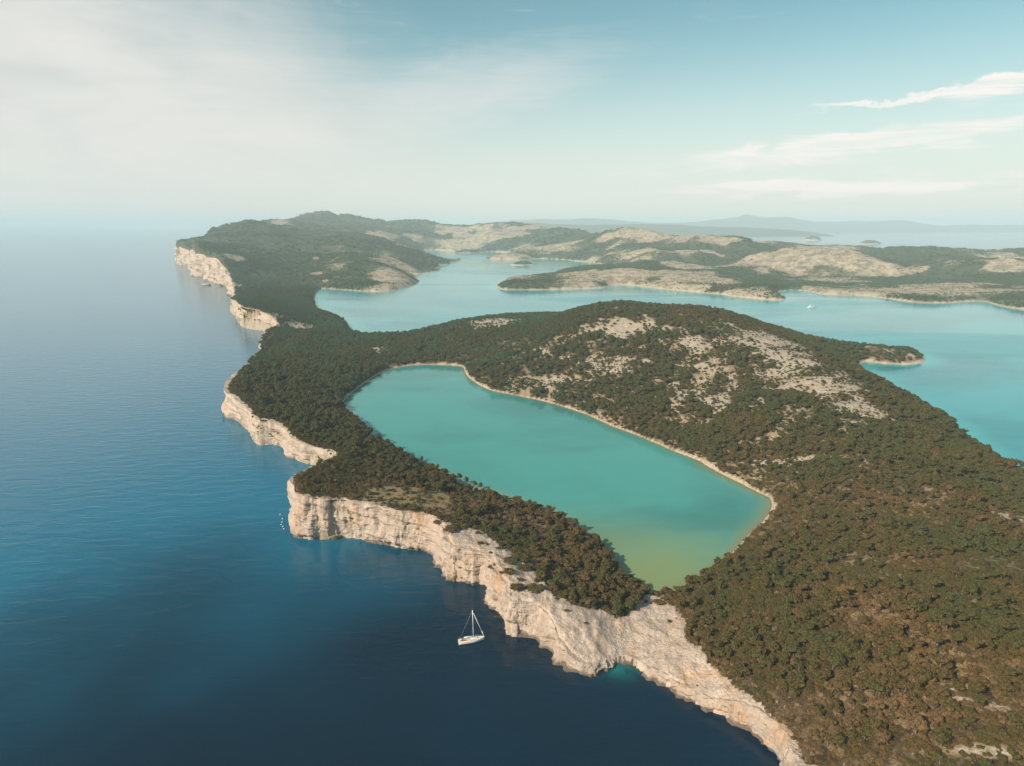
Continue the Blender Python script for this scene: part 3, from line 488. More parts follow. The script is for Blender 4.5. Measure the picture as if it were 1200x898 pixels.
# the sheltered bay: pale turquoise over white sand, its edges run in under the land
bp = [p[:2] for p in BAY[:-1]] + [(2200, 700)]
bpoly = np.array(bp)
br = 520 * np.exp(np.arange(0, 2.42, 0.011)); ba = np.arange(-22, 62, 0.25) * math.pi / 180
BR, BA = np.meshgrid(br, ba, indexing='ij'); bx_, by_ = (BR * np.sin(BA)).ravel(), (BR * np.cos(BA)).ravel()
ins = in_poly(bx_, by_, bpoly)
bd, bi = nearest(kdc, cX, cN, bx_, by_)
near = (np.abs(bd) < 0.02 * BR.ravel()) & (cK[bi] == 0)
sh = np.clip(1 - np.abs(bd) / (10 + BR.ravel() * 0.02), 0, 1) * 0.9
V, Q, AT = compact(np.stack([bx_, by_, np.full_like(bx_, 0.12)], 1), grid_quads(len(br), len(ba), None), dict(shallow=sh))
kq = (ins | near)[grid_quads(len(br), len(ba), None)].all(1)
V, Q, AT = compact(np.stack([bx_, by_, np.full_like(bx_, 0.12)], 1), grid_quads(len(br), len(ba), None)[kq], dict(shallow=sh))
o = mesh_np('bay', V, Q[:, ::-1], M_bay, AT); tag(o, kind='structure')
# the salt lake
lr_ = 300 * np.exp(np.arange(0, 1.35, 0.008)); la = np.arange(-18, 27, 0.25) * math.pi / 180
LR, LA = np.meshgrid(lr_, la, indexing='ij'); lx, ly = (LR * np.sin(LA)).ravel(), (LR * np.cos(LA)).ravel()
ld, li = nearest(kdl, lX, lN, lx, ly)
end = np.array([65.0, 342.0])
de = np.hypot((lx - end[0]) * 0.75, (ly - end[1]))
mud = (1 - sstep(de + fbm(lx / 40, ly / 40, seed=73, oct=3) * 12, 5, 150)) ** 1.45
mud = np.clip(np.maximum(mud, (1 - sstep(ld, 2, 16)) * 0.5 * (ly < 560)), 0, 1)
rim = (1 - sstep(ld, 0.5, 5.5)) * 0.8
V, Q, AT = compact(np.stack([lx, ly, np.full_like(lx, 0.2)], 1), grid_quads(len(lr_), len(la), ld > -6), dict(mud=mud, rim=rim))
o = mesh_np('lake', V, Q[:, ::-1], M_lake, AT); tag(o, kind='structure')

# ------------------------------------------------------------------ islands out in the far sea
def mound(name, cx, cy, rx, ry, hh, seed, kind='structure'):
    n, k = 20, 64; vs = []
    for i in range(n):
        q = i / (n - 1)
        for j in range(k):
            a = j / k * math.tau; w_ = 1 + 0.25 * float(fbm(np.array([math.cos(a) * 1.6]), np.array([math.sin(a) * 1.6]), seed=seed, oct=3)[0])
            x, y = math.cos(a) * rx * (1 - q) * w_, math.sin(a) * ry * (1 - q) * w_
            z = hh * (1 - (1 - q) ** 2) ** 0.8 * (1 + 0.3 * float(fbm(np.array([x / rx * 3]), np.array([y / ry * 3]), seed=seed + 1, oct=3)[0])) - 0.6
            vs.append((cx + x, cy + y, z))
    q = [(i * k + j, i * k + (j + 1) % k, (i + 1) * k + (j + 1) % k, (i + 1) * k + j) for i in range(n - 1) for j in range(k)]
    sh = np.repeat((np.arange(n) < 2).astype(float), k)
    o = mesh_np(name, vs, q, M_land, dict(bare=np.full(n * k, 0.12), dry=np.zeros(n * k), shore=sh, slab=np.zeros(n * k), far=np.ones(n * k))); tag(o, kind=kind)
    return o
for i, (x, y, rx, top) in enumerate(ISLETS): mound('islet', x, y + rx * 0.7, rx, rx * 0.7, max(top, 6), 80 + i)
for ri, (yy, pts) in enumerate(RIDGES):
    px = np.array([p[0] for p in pts]); pz = np.array([p[1] for p in pts])
    xs = np.linspace(px[0] - 900, px[-1] + 900, 260); dep = np.linspace(-1, 1, 24); half = 1500
    zt = np.interp(xs, px, pz, 0, 0) * (1 + 0.10 * fbm(xs / 900, xs * 0, seed=91 + ri, oct=4)) * sstep(xs, px[0] - 800, px[0] + 300) * (1 - sstep(xs, px[-1] - 300, px[-1] + 800))
    XX, DD = np.meshgrid(xs, dep); prof = (1 - DD ** 2) ** 0.9
    ZZ = zt[None, :] * prof * (1 + 0.18 * (1 - prof) * fbm(XX / 500, DD * 3, seed=95 + ri, oct=3)) - 1.0
    vv = np.stack([XX.ravel(), (yy + DD * half).ravel(), ZZ.ravel()], 1); nn = len(vv)
    o = mesh_np('hills', vv, grid_quads(24, 260), M_land, dict(bare=np.full(nn, 0.15), dry=np.zeros(nn), shore=np.zeros(nn), slab=np.zeros(nn), far=np.ones(nn))); tag(o, kind='structure')

# ------------------------------------------------------------------ plants
def rand_dirs(n, up=0.0):
    v = rng.normal(size=(n, 3)); v /= np.linalg.norm(v, axis=1)[:, None]
    v[:, 2] = np.where(v[:, 2] < up, np.abs(v[:, 2]) * 0.6, v[:, 2]); return v / np.linalg.norm(v, axis=1)[:, None]
def leaves(lobes, per, size, jit=0.55):
    vs, qs = [], []
    for (c, rad) in lobes:
        c = np.array(c); rad = np.array(rad); d = rand_dirs(per, -0.35)
        rho = 0.72 + 0.33 * rng.random(per)
        p = c + d * rad * rho[:, None]
        nrm = d / rad; nrm /= np.linalg.norm(nrm, axis=1)[:, None]; nrm += rng.normal(size=(per, 3)) * jit; nrm /= np.linalg.norm(nrm, axis=1)[:, None]
        t1 = np.cross(nrm, rng.normal(size=(per, 3))); t1 /= np.linalg.norm(t1, axis=1)[:, None]; t2 = np.cross(nrm, t1)
        s = size * (0.6 + 0.8 * rng.random(per))[:, None]
        base = sum(len(x) for x in vs)
        quad = np.stack([p - t1 * s - t2 * s * .6, p + t1 * s * .8 - t2 * s * .7, p + t1 * s + t2 * s * .6, p - t1 * s * .7 + t2 * s * .8], 1).reshape(-1, 3)
        vs.append(quad); i = np.arange(per) * 4 + base
        qs.append(np.stack([i, i + 1, i + 2, i + 3], 1))
    return np.concatenate(vs), np.concatenate(qs)
def core(lobes, fac=0.70, sub=1):
    bm = bmesh.new()
    for (c, rad) in lobes:
        m = Matrix.Translation(c) @ Matrix.Diagonal((rad[0] * fac, rad[1] * fac, rad[2] * fac, 1))
        bmesh.ops.create_icosphere(bm, subdivisions=sub, radius=1.0, matrix=m)
    return bm
def foliage_mesh(name, lobes, per, size, jit=0.55, sub=1):
    V, Q = leaves(lobes, per, size, jit)
    bm = core(lobes, 0.72, sub); vs = [tuple(v.co) for v in bm.verts]; n0 = len(V); fs = [tuple(n0 + v.index for v in f.verts) for f in bm.faces]; bm.free()
    me = bpy.data.meshes.new(name); me.from_pydata([tuple(v) for v in V] + vs, [], [tuple(q) for q in Q] + fs); me.materials.append(M_leaf); return me
def trunk_mesh(name, hgt, rad, limbs, lean=0.0):
    bm = bmesh.new()
    def tube(a, b_, r0, r1, seg=6):
        a, b_ = Vector(a), Vector(b_); q = (b_ - a).to_track_quat('Z', 'Y'); rings = []
        for k in range(4):
            f = k / 3; c = a.lerp(b_, f) + Vector((math.sin(f * 3) * 0.05 * hgt * lean, 0, 0)); rr_ = r0 + (r1 - r0) * f
            rings.append([bm.verts.new(c + q @ Vector((math.cos(j / seg * math.tau) * rr_, math.sin(j / seg * math.tau) * rr_, 0))) for j in range(seg)])
        for k in range(3):
            for j in range(seg): bm.faces.new((rings[k][j], rings[k][(j + 1) % seg], rings[k + 1][(j + 1) % seg], rings[k + 1][j]))
    tube((0, 0, -0.5), (0, 0, hgt), rad, rad * 0.45)
    for (c, r_) in limbs: tube((0, 0, hgt * 0.55), (c[0] * 0.8, c[1] * 0.8, c[2]), rad * 0.5, rad * 0.15, 5)
    me = bpy.data.meshes.new(name); bm.to_mesh(me); bm.free(); me.materials.append(M_bark); return me
# unit plants: about 1 m in radius, scaled when placed
SHRUBS, PINES = [], []
for v in range(6):
    lob = [((0, 0, 0.45), (0.72, 0.72, 0.62))]
    for k in range(5 + v % 3):
        a = k * 2.4 + v; q = 0.42 + 0.25 * rng.random()
        lob.append(((math.cos(a) * q, math.sin(a) * q, 0.22 + 0.45 * rng.random()), tuple(0.34 + 0.20 * rng.random(3))))
    SHRUBS.append(foliage_mesh('foliage', lob, 60, 0.115))
for v in range(6):
    hgt = 1.35 + 0.3 * rng.random(); lob = [((0, 0, hgt), (0.5, 0.5, 0.5))]
    for k in range(7):
        a = k * 2.4 + v * 1.3; q = 0.32 + 0.38 * rng.random(); z = hgt + (0.55 if k % 3 == 0 else -0.25) * rng.random() - 0.12
        lob.append(((math.cos(a) * q, math.sin(a) * q, z), (0.32 + 0.16 * rng.random(), 0.32 + 0.16 * rng.random(), 0.26 + 0.16 * rng.random())))
    PINES.append((foliage_mesh('crown', lob, 55, 0.105), trunk_mesh('trunk', hgt, 0.075, lob[1:5], 0.6)))
CLUMPS = []
for v in range(4):
    lob = [((0.9 * (rng.random() - .5), 0.9 * (rng.random() - .5), 0.18 + 0.15 * rng.random()), (0.35 + 0.25 * rng.random(), 0.35 + 0.25 * rng.random(), 0.30 + 0.15 * rng.random())) for k in range(5)]
    CLUMPS.append(foliage_mesh('clump', lob, 14, 0.17))

def proto_collection(name, meshes):
    c = bpy.data.collections.new(name)
    for i, me in enumerate(meshes):
        o = bpy.data.objects.new(f'{name}_{i:02d}', me); c.objects.link(o)
    return c
def joined(cm, tm):
    me = bpy.data.meshes.new('whole_tree'); bm = bmesh.new(); bm.from_mesh(cm); n = len(bm.faces); bm.from_mesh(tm); bm.faces.ensure_lookup_table()
    for f in bm.faces[n:]: f.material_index = 1
    bm.to_mesh(me); bm.free(); me.materials.append(M_leaf); me.materials.append(M_bark); return me
def scatter(name, pts, scl, rot, idx, tint, coll):
    n = len(pts); me = bpy.data.meshes.new(name); me.vertices.add(n); me.vertices.foreach_set('co', np.asarray(pts, np.float32).ravel())
    a = me.attributes.new('scl', 'FLOAT_VECTOR', 'POINT'); a.data.foreach_set('vector', np.asarray(scl, np.float32).ravel())
    a = me.attributes.new('rot', 'FLOAT_VECTOR', 'POINT'); a.data.foreach_set('vector', np.asarray(rot, np.float32).ravel())
    a = me.attributes.new('idx', 'INT', 'POINT'); a.data.foreach_set('value', np.asarray(idx, np.int32))
    a = me.attributes.new('tint', 'FLOAT', 'POINT'); a.data.foreach_set('value', np.asarray(tint, np.float32))
    o = bpy.data.objects.new(name, me); COL.objects.link(o); tag(o, kind='stuff')
    g = bpy.data.node_groups.new(name + '_scatter', 'GeometryNodeTree')
    g.interface.new_socket('Geometry', in_out='INPUT', socket_type='NodeSocketGeometry'); g.interface.new_socket('Geometry', in_out='OUTPUT', socket_type='NodeSocketGeometry')
    N = g.nodes; gi = N.new('NodeGroupInput'); go = N.new('NodeGroupOutput'); ip = N.new('GeometryNodeInstanceOnPoints'); ci = N.new('GeometryNodeCollectionInfo')
    ci.inputs['Collection'].default_value = coll; ci.inputs['Separate Children'].default_value = True; ci.inputs['Reset Children'].default_value = True
    def na(nm, ty):
        x = N.new('GeometryNodeInputNamedAttribute'); x.data_type = ty; x.inputs['Name'].default_value = nm; return [s for s in x.outputs if s.enabled and s.name == 'Attribute'][0]
    g.links.new(gi.outputs[0], ip.inputs['Points']); g.links.new(ci.outputs[0], ip.inputs['Instance']); ip.inputs['Pick Instance'].default_value = True
    g.links.new(na('idx', 'INT'), ip.inputs['Instance Index'])
    e2r = N.new('FunctionNodeEulerToRotation'); g.links.new(na('rot', 'FLOAT_VECTOR'), e2r.inputs[0]); g.links.new(e2r.outputs[0], ip.inputs['Rotation'])
    g.links.new(na('scl', 'FLOAT_VECTOR'), ip.inputs['Scale']); g.links.new(ip.outputs[0], go.inputs[0])
    md = o.modifiers.new('scatter', 'NODES'); md.node_group = g
    return o

def candidates(r0, r1, per_area, azl=44, azr=57):
    a0 = R(azl + azr) / 2; area = a0 * (r1 * r1 - r0 * r0); n = int(area * per_area)
    r = np.sqrt(r0 * r0 + (r1 * r1 - r0 * r0) * rng.random(n)); a = R(-azl) + rng.random(n) * R(azl + azr)
    x, y = r * np.sin(a), r * np.cos(a)
    h = sample(gh, x, y); ok = (h > 0.6) & (sample(gdl, x, y) > 2.5) & (sample(gdd, x, y) > 0.3)
    return x[ok], y[ok], h[ok], r[ok]
def tint_at(x, y, r):
    base = 0.34 + 0.22 * sstep(r, 350, 850) + 0.38 * sstep(r + 100 * (x < 60), 800, 1450)
    top = 0.64 + 0.34 * sstep(r + 130 * (x < 60), 850, 1450)
    return np.minimum(top, np.clip(base + 0.22 * (fbm(x / 42, y / 42, seed=101, oct=3) * (r < 1500) + fbm(x / 160, y / 160, seed=102, oct=3) * (r >= 1500)) + 0.13 * rng.normal(size=len(x)), 0.0, 1.0))

# near scrub and pines
x, y, h, r = candidates(95, 950, 0.44)
bb = sample(bare, x, y); sl = sample(slabm, x, y); dd_ = sample(dry, x, y); cdist = sample(gdd, x, y); ldist = sample(gdl, x, y)
patchy = 1.4 * fbm(x / 18, y / 18, seed=111, oct=3)
prob = np.clip(0.86 + 0.45 * patchy, 0.25, 1) * np.clip(1.06 - 1.0 * bb, 0.16, 1) * (sl < 0.35) * np.clip(1 - 1.5 * dd_, 0.08, 1)
prob = np.maximum(prob, 0.75 * (r < 380) * (bb < 0.3) * (sl < 0.2) * (dd_ < 0.3))
prob = np.maximum(prob, 0.9 * (cdist < 7) * (sl < 0.2) * (fbm(x / 12, y / 12, seed=119, oct=2) > -0.35))
prob *= 1 - (0.50 + 0.18 * (x > 0)) * sstep(r, 420, 900)
ok = rng.random(len(x)) < prob; x, y, h, r, bb, cdist, ldist = [q[ok] for q in (x, y, h, r, bb, cdist, ldist)]
sh_ = sample(shore, x, y); ok = sh_ < 0.5; x, y, h, r, bb, cdist, ldist = [q[ok] for q in (x, y, h, r, bb, cdist, ldist)]
treep = np.clip(0.15 + 0.30 * fbm(x / 60, y / 60, seed=113, oct=3) + 0.30 * sstep(r, 420, 800), 0.03, 0.85) * np.clip(1 - 1.3 * bb, 0.05, 1) * sstep(cdist, 2, 30)
is_tree = rng.random(len(x)) < treep
tint = np.minimum(tint_at(x, y, r) + 0.14 * is_tree, 0.66 + 0.25 * sstep(r + 100 * (x < 60), 800, 1000))
size = np.where(is_tree, 1.6 + 1.8 * rng.random(len(x)) ** 1.5, 0.75 + 1.35 * rng.random(len(x)) ** 1.7) * (0.72 + 0.28 * sstep(cdist, 2, 18))
size *= (1 - 0.35 * np.clip(bb * 1.4, 0, 1)) * (1 + 0.3 * sstep(r, 450, 700))
u, v, dpt = pixel(x, y, h)
inframe = (u > 4) & (u < 1196) & (v > 250) & (v < 894)
app = np.where(inframe, size / dpt, 0)
def split(mask):
    ii = np.nonzero(mask)[0]; return ii[np.argsort(-app[ii])]
ti = split(is_tree); si = split(~is_tree)
N_T = 292; N_S = 300 - len(ROCKSHRUBS)
def scl_of(ii, flat=1.0):
    s = size[ii]; return np.stack([s * (0.85 + 0.3 * rng.random(len(ii))), s * (0.85 + 0.3 * rng.random(len(ii))), s * flat * (0.8 + 0.4 * rng.random(len(ii)))], 1)
def rot_of(n): return np.stack([rng.normal(size=n) * 0.06, rng.normal(size=n) * 0.06, rng.random(n) * math.tau], 1)
def where(i):
    if cdist[i] < 26: return 'at the edge of the pale limestone ledge'
    if ldist[i] < 30: return 'close to the near end of the lake'
    if u[i] > 1060 and v[i] > 760: return 'in the lower right corner'
    if u[i] > 1060: return 'on the slope at the right edge'
    if v[i] > 760: return 'low down inland of the white rock shelf'
    return 'on the slope between lake and right edge'
def hue(i): return 'rusty brown' if tint[i] < 0.26 else 'brown olive' if tint[i] < 0.42 else 'olive green' if tint[i] < 0.58 else 'dark green'
S_sh = scl_of(si, 0.9); R_sh = rot_of(len(si)); S_tr = scl_of(ti, 1.0); R_tr = rot_of(len(ti))
for k in range(N_S):
    i = si[k]; o = bpy.data.objects.new('shrub', SHRUBS[k % 6]); COL.objects.link(o)
    o.location = (x[i], y[i], h[i] - 0.1); o.scale = S_sh[k]; o.rotation_euler = R_sh[k]; o['tint'] = float(tint[i])
    tag(o, f'{hue(i)} rounded shrub in the dense scrub {where(i)}', 'shrub', 'low shrubs of the near scrub')
for k in range(N_T):
    i = ti[k]; o = empty('pine_tree', (x[i], y[i], h[i] - 0.15)); o.scale = S_tr[k]; o.rotation_euler = R_tr[k]; o['tint'] = float(tint[i])
    tag(o, f'{hue(i)} pine standing above the scrub {where(i)}', 'tree', 'pines above the near scrub')
    for nm, me in (('crown', PINES[k % 6][0]), ('trunk', PINES[k % 6][1])):
        c = bpy.data.objects.new(nm, me); COL.objects.link(c); c.parent = o; c['tint'] = float(tint[i])
shr_coll = proto_collection('shrub_kinds', SHRUBS); pine_coll = proto_collection('pine_kinds', [joined(*p) for p in PINES]); clump_coll = proto_collection('clump_kinds', CLUMPS)
P = np.stack([x, y, h - 0.1], 1)
scatter('scrub', P[si[N_S:]], S_sh[N_S:], R_sh[N_S:], rng.integers(0, 6, len(si) - N_S), tint[si[N_S:]], shr_coll)
near_pines = (P[ti[N_T:]], S_tr[N_T:], R_tr[N_T:], tint[ti[N_T:]])

# middle distance woods
x, y, h, r = candidates(950, 2350, 0.055)
bb = sample(bare, x, y); shm = sample(shore, x, y)
prob = np.clip(1.04 - 1.0 * bb, 0.14, 1) * (shm < 0.5) * (1 - sstep(r, 1600, 2350)) * np.clip(0.85 + 0.35 * fbm(x / 60, y / 60, seed=115, oct=3), 0.3, 1)
ok = rng.random(len(x)) < prob; x, y, h, r, bb = [q[ok] for q in (x, y, h, r, bb)]
tint = tint_at(x, y, r); size = (2.3 + 1.5 * rng.random(len(x))) * (1 - 0.4 * bb)
s3 = np.stack([size, size, size * (0.8 + 0.3 * rng.random(len(x)))], 1)
pts = np.concatenate([near_pines[0], np.stack([x, y, h - 1.2], 1)]); n = len(pts)
scatter('forest', pts, np.concatenate([near_pines[1], s3]), np.concatenate([near_pines[2], rot_of(len(x))]), rng.integers(0, 6, n), np.concatenate([near_pines[3], tint]), pine_coll)

# far woodland
ps, ss, tt = [], [], []
for (r0, r1, per, s0) in ((1600, 3000, 0.010, 7.0), (3000, 4600, 0.0028, 12.0), (4600, 7600, 0.0007, 20.0)):
    x, y, h, r = candidates(r0, r1, per, 42, 50)
    bb = sample(bare, x, y); shm = sample(shore, x, y)
    prob = np.clip(1.08 - 1.0 * bb, 0.42, 1) * (shm < 0.4) * sstep(r, 1500, 2100) * np.clip(0.8 + 0.5 * fbm(x / 130, y / 130, seed=117, oct=3), 0.2, 1)
    ok = rng.random(len(x)) < prob; x, y, h, r, bb = [q[ok] for q in (x, y, h, r, bb)]
    s = s0 * (0.5 + 0.8 * rng.random(len(x))) * (1 - 0.66 * np.clip(bb * 1.3, 0, 1))
    ps.append(np.stack([x, y, h - 0.06 * s], 1)); ss.append(np.stack([s, s, s * 0.62], 1)); tt.append(tint_at(x, y, r))
ps, ss, tt = np.concatenate(ps), np.concatenate(ss), np.concatenate(tt)
scatter('woodland', ps, ss, rot_of(len(ps)), rng.integers(0, 4, len(ps)), tt, clump_coll)
print('plants', len(si), len(ti), n, len(ps))

# shrubs growing alone on the limestone, and the pines on the lake shore
for k, (px_, py_, rad) in enumerate(ROCKSHRUBS):
    hz = float(sample(gh, np.array([px_]), np.array([py_]))[0])
    if hz < 0.3: hz = max(hz, float(height(np.array([px_]), np.array([py_]))[0]))
    o = bpy.data.objects.new('shrub', SHRUBS[k % 6]); COL.objects.link(o); rad = max(rad, 0.5) * 1.05
    o.location = (px_, py_, hz - 0.1); o.scale = (rad * 1.15, rad * 1.0, min(rad * 0.8, 1.9)); o.rotation_euler = (0, 0, k * 1.7); o['tint'] = 0.30 + 0.16 * (k % 4) / 3
    sz = 'large' if rad > 2.6 else 'small' if rad > 1.0 else 'tiny'
    place = ['on the pale shelf below the wooded knoll', 'on the brink of the sea cliff'][int(px_ < -40)]
    order = ['leftmost', 'second from left', 'third from left', 'fourth from left', 'fifth from left', 'sixth from left', 'seventh from left', 'eighth from left', 'ninth from left', 'tenth from left', 'eleventh from left', 'twelfth from left'] + ['one further right'] * 30
    same = sorted([q[0] for q in ROCKSHRUBS if (q[0] < -40) == (px_ < -40) and (max(q[2], .5) * 1.05 > 2.6) == (rad > 2.6) and (max(q[2], .5) * 1.05 > 1.0) == (rad > 1.0)])
    tag(o, f'{sz} dark shrub {place}, {order[same.index(px_)]}', 'shrub', 'shrubs alone on bare limestone')
lab = ['lone round pine furthest left on the lake shore ridge', 'slim pine at the left of the pair against the lake', 'slim pine at the right of the pair against the lake', 'low spreading pine right of the pair by the lake', 'low bushy pine at the right end of the shore pines', 'small pine left of the lone round pine by the lake']
for k, (px_, py_) in enumerate(SHOREPINES):
    hz = float(sample(gh, np.array([px_]), np.array([py_]))[0]); s = [2.2, 2.5, 2.5, 2.2, 2.2, 2.0][k]
    o = empty('pine_tree', (px_, py_, hz - 0.1)); o.scale = (s * 0.9, s * 0.9, s * 1.5); o['tint'] = 0.75; tag(o, lab[k], 'tree', 'pines on the lake shore')
    for nm, me in (('crown', PINES[k % 6][0]), ('trunk', PINES[k % 6][1])):
        c = bpy.data.objects.new(nm, me); COL.objects.link(c); c.parent = o; c['tint'] = 0.75

# ------------------------------------------------------------------ boats and floats
M_white = plain('white_gelcoat', (0.82, 0.80, 0.77), 0.3, var=0.04)
M_deck = plain('pale_deck', (0.66, 0.62, 0.55), 0.6)
M_teak = plain('teak_planks', (0.33, 0.17, 0.08), 0.6)
M_alu = plain('pale_aluminium', (0.74, 0.74, 0.74), 0.35, 0.3, var=0.05)
M_glass = plain('dark_cabin_glass', (0.03, 0.04, 0.05), 0.15)
M_sail = plain('furled_sailcloth', (0.80, 0.78, 0.72), 0.8)
M_dark = plain('dark_rubber', (0.04, 0.04, 0.045), 0.6)
def tube_bm(bm, a, b_, r0, r1=None, seg=8):
    r1 = r0 if r1 is None else r1; a, b_ = Vector(a), Vector(b_); q = (b_ - a).to_track_quat('Z', 'Y')
    ra = [bm.verts.new(a + q @ Vector((math.cos(j / seg * math.tau) * r0, math.sin(j / seg * math.tau) * r0, 0))) for j in range(seg)]
    rb = [bm.verts.new(b_ + q @ Vector((math.cos(j / seg * math.tau) * r1, math.sin(j / seg * math.tau) * r1, 0))) for j in range(seg)]
    for j in range(seg): bm.faces.new((ra[j], ra[(j + 1) % seg], rb[(j + 1) % seg], rb[j]))
    bm.faces.new(ra[::-1]); bm.faces.new(rb)
def box_bm(bm, x0, x1, y0, y1, z0, z1, taper=0.0):
    vs = [bm.verts.new((x, y * (1 - taper if z == z1 else 1), z)) for z in (z0, z1) for x, y in ((x0, y0), (x1, y0), (x1, y1), (x0, y1))]
    for f in ((3, 2, 1, 0), (4, 5, 6, 7), (0, 1, 5, 4), (1, 2, 6, 5), (2, 3, 7, 6), (3, 0, 4, 7)): bm.faces.new([vs[i] for i in f])
def half_beam(f, beam, sharp=1.0):
    """f runs 0 at the stern to 1 at the bow"""
    return beam * (0.80 + 0.55 * f - 0.62 * f ** 2) * (max(0.0, 1 - max(0.0, (f - 0.45) / 0.55) ** 2.2)) ** (0.75 * sharp) / 0.92
def hull(name, L, beam, free, parent, mat, bowup=0.35):
    bm = bmesh.new(); st = 22; secs = []
    for i in range(st):
        f = i / (st - 1); xx = -L / 2 + L * f; hb = max(half_beam(f, beam), 0.02); top = free * (1 + bowup * f ** 2)
        rake = 0.07 * L * max(0, f - 0.75) * 2
        ring = [(xx - (1 - k) * rake * (1 if f > 0.75 else 0), s * hb * w_, z) for s, k, w_, z in [(-1, 1, 1.0, top), (-1, .6, 0.96, top * 0.45), (-1, .3, 0.82, 0.0), (-1, 0, 0.35, -0.35), (1, 0, 0.35, -0.35), (1, .3, 0.82, 0.0), (1, .6, 0.96, top * 0.45), (1, 1, 1.0, top)]]
        secs.append([bm.verts.new(p) for p in ring])
    for a, b_ in zip(secs, secs[1:]):
        for j in range(7): bm.faces.new((a[j], b_[j], b_[j + 1], a[j + 1]))
    bm.faces.new(secs[0]); bmesh.ops.recalc_face_normals(bm, faces=bm.faces)
    o = obj_bm(name, bm, mat, parent)
    bm = bmesh.new(); dk = []
    for i in range(st):
        f = i / (st - 1); xx = -L / 2 + L * f; hb = max(half_beam(f, beam) * 0.97, 0.015); top = free * (1 + bowup * f ** 2) - 0.03
        dk.append([bm.verts.new((xx, s * hb, top + (0.07 if s == 0 else 0))) for s in (-1, -0.5, 0, 0.5, 1)])
    for a, b_ in zip(dk, dk[1:]):
        for j in range(4): bm.faces.new((a[j], b_[j], b_[j + 1], a[j + 1]))
    bmesh.ops.recalc_face_normals(bm, faces=bm.faces)
    return o, bm
def sailboat():
    root = empty('sailboat', (-19.8, 298.4, 0.1), math.atan2(3.5, 12.6))
    tag(root, 'white single mast sailboat with furled sails anchored below the limestone shelf', 'sailboat')
    L = 13.2
    h_, dk = hull('hull', L, 2.0, 1.25, root, M_white); obj_bm('deck', dk, M_deck, root)
    bm = bmesh.new()      # dark boot stripe just above the water
    for s in (-1, 1):
        pr = None
        for i in range(20):
            f = i / 19 * 0.93; xx = -L / 2 + L * f; hb = half_beam(f, 2.0) * 0.88 + 0.02
            c = [bm.verts.new((xx, s * hb, 0.10)), bm.verts.new((xx, s * (hb + 0.03), 0.26))]
            if pr: bm.faces.new((pr[0], c[0], c[1], pr[1]))
            pr = c
    obj_bm('boot_stripe', bm, plain('navy_stripe', (0.03, 0.05, 0.11), 0.4), h_)
    bm = bmesh.new(); pts = []
    for i in range(9):                                   # coach roof
        f = i / 8; xx = -1.6 + 5.4 * f; hb = 1.18 * (1 - 0.55 * f ** 2); z = 1.28 + 0.08 * f; tp = z + 0.48 * (1 - f ** 3) + 0.02
        pts.append([bm.verts.new(p) for p in ((xx, -hb, z), (xx, -hb * 0.86, tp), (xx, 0, tp + 0.09), (xx, hb * 0.86, tp), (xx, hb, z))])
    for a, b_ in zip(pts, pts[1:]):
        for j in range(4): bm.faces.new((a[j], b_[j], b_[j + 1], a[j + 1]))
    bm.faces.new(pts[0][::-1]); bm.faces.new(pts[-1]); bmesh.ops.recalc_face_normals(bm, faces=bm.faces)
    cab = obj_bm('cabin', bm, M_white, root, False)
    for s in (-1, 1):
        for xx in (-1.1, 0.2, 1.4):
            bm = bmesh.new(); box_bm(bm, xx, xx + 0.85, s * 1.06, s * (1.23 - 0.035 * (xx + 1.1) ** 1.5), 1.44, 1.64); obj_bm('window', bm, M_glass, cab, False)
    bm = bmesh.new(); box_bm(bm, 2.6, 3.2, -0.3, 0.3, 1.62, 1.76); obj_bm('hatch', bm, M_glass, cab, False)
    bm = bmesh.new(); box_bm(bm, -5.7, -1.75, -0.62, 0.62, 1.10, 1.32); obj_bm('cockpit_floor', bm, M_teak, root, False)
    for s in (-1, 1):
        bm = bmesh.new(); box_bm(bm, -5.4, -1.8, s * 0.72, s * 1.30, 1.20, 1.55); bn = obj_bm('cockpit_bench', bm, M_white, root, False)
        bm = bmesh.new(); box_bm(bm, -5.2, -2.0, s * 0.74, s * 1.20, 1.552, 1.64); obj_bm('cushion', bm, M_teak, bn, False)
        bm = bmesh.new(); 
        for j in range(14):
            a, b2 = j / 14 * math.tau, (j + 1) / 14 * math.tau
            tube_bm(bm, (-4.6, s * 0.42 + 0.4 * math.cos(a), 1.9 + 0.4 * math.sin(a)), (-4.6, s * 0.42 + 0.4 * math.cos(b2), 1.9 + 0.4 * math.sin(b2)), 0.03, seg=5)
        tube_bm(bm, (-4.62, s * 0.42, 1.3), (-4.62, s * 0.42, 1.9), 0.09); obj_bm('steering_wheel', bm, M_dark, root)
    bm = bmesh.new(); box_bm(bm, -2.5, -1.3, -1.15, 1.15, 2.05, 2.15, 0.1); box_bm(bm, -1.35, -1.25, -1.1, 1.1, 1.7, 2.06); obj_bm('sprayhood', bm, plain('sand_canvas', (0.50, 0.42, 0.33), 0.9), root, False)
    bm = bmesh.new(); tube_bm(bm, (0.9, 0, 1.6), (0.55, 0, 17.0), 0.17, 0.13, 10); mast = obj_bm('mast', bm, M_alu, root)
    bm = bmesh.new()
    for z, w_ in ((6.6, 1.1), (11.4, 0.85)):
        for s in (-1, 1): tube_bm(bm, (0.75, 0, z), (0.6, s * w_, z + 0.1), 0.05, 0.04, 6)
    obj_bm('spreader', bm, M_alu, mast)
    bm = bmesh.new(); tube_bm(bm, (0.8, 0, 2.55), (-3.9, 0, 2.75), 0.11, 0.09, 8); boom = obj_bm('boom', bm, M_alu, root)
    bm = bmesh.new(); tube_bm(bm, (0.6, 0, 2.80), (-3.7, 0, 2.95), 0.24, 0.13, 10); obj_bm('furled_mainsail', bm, M_sail, boom)
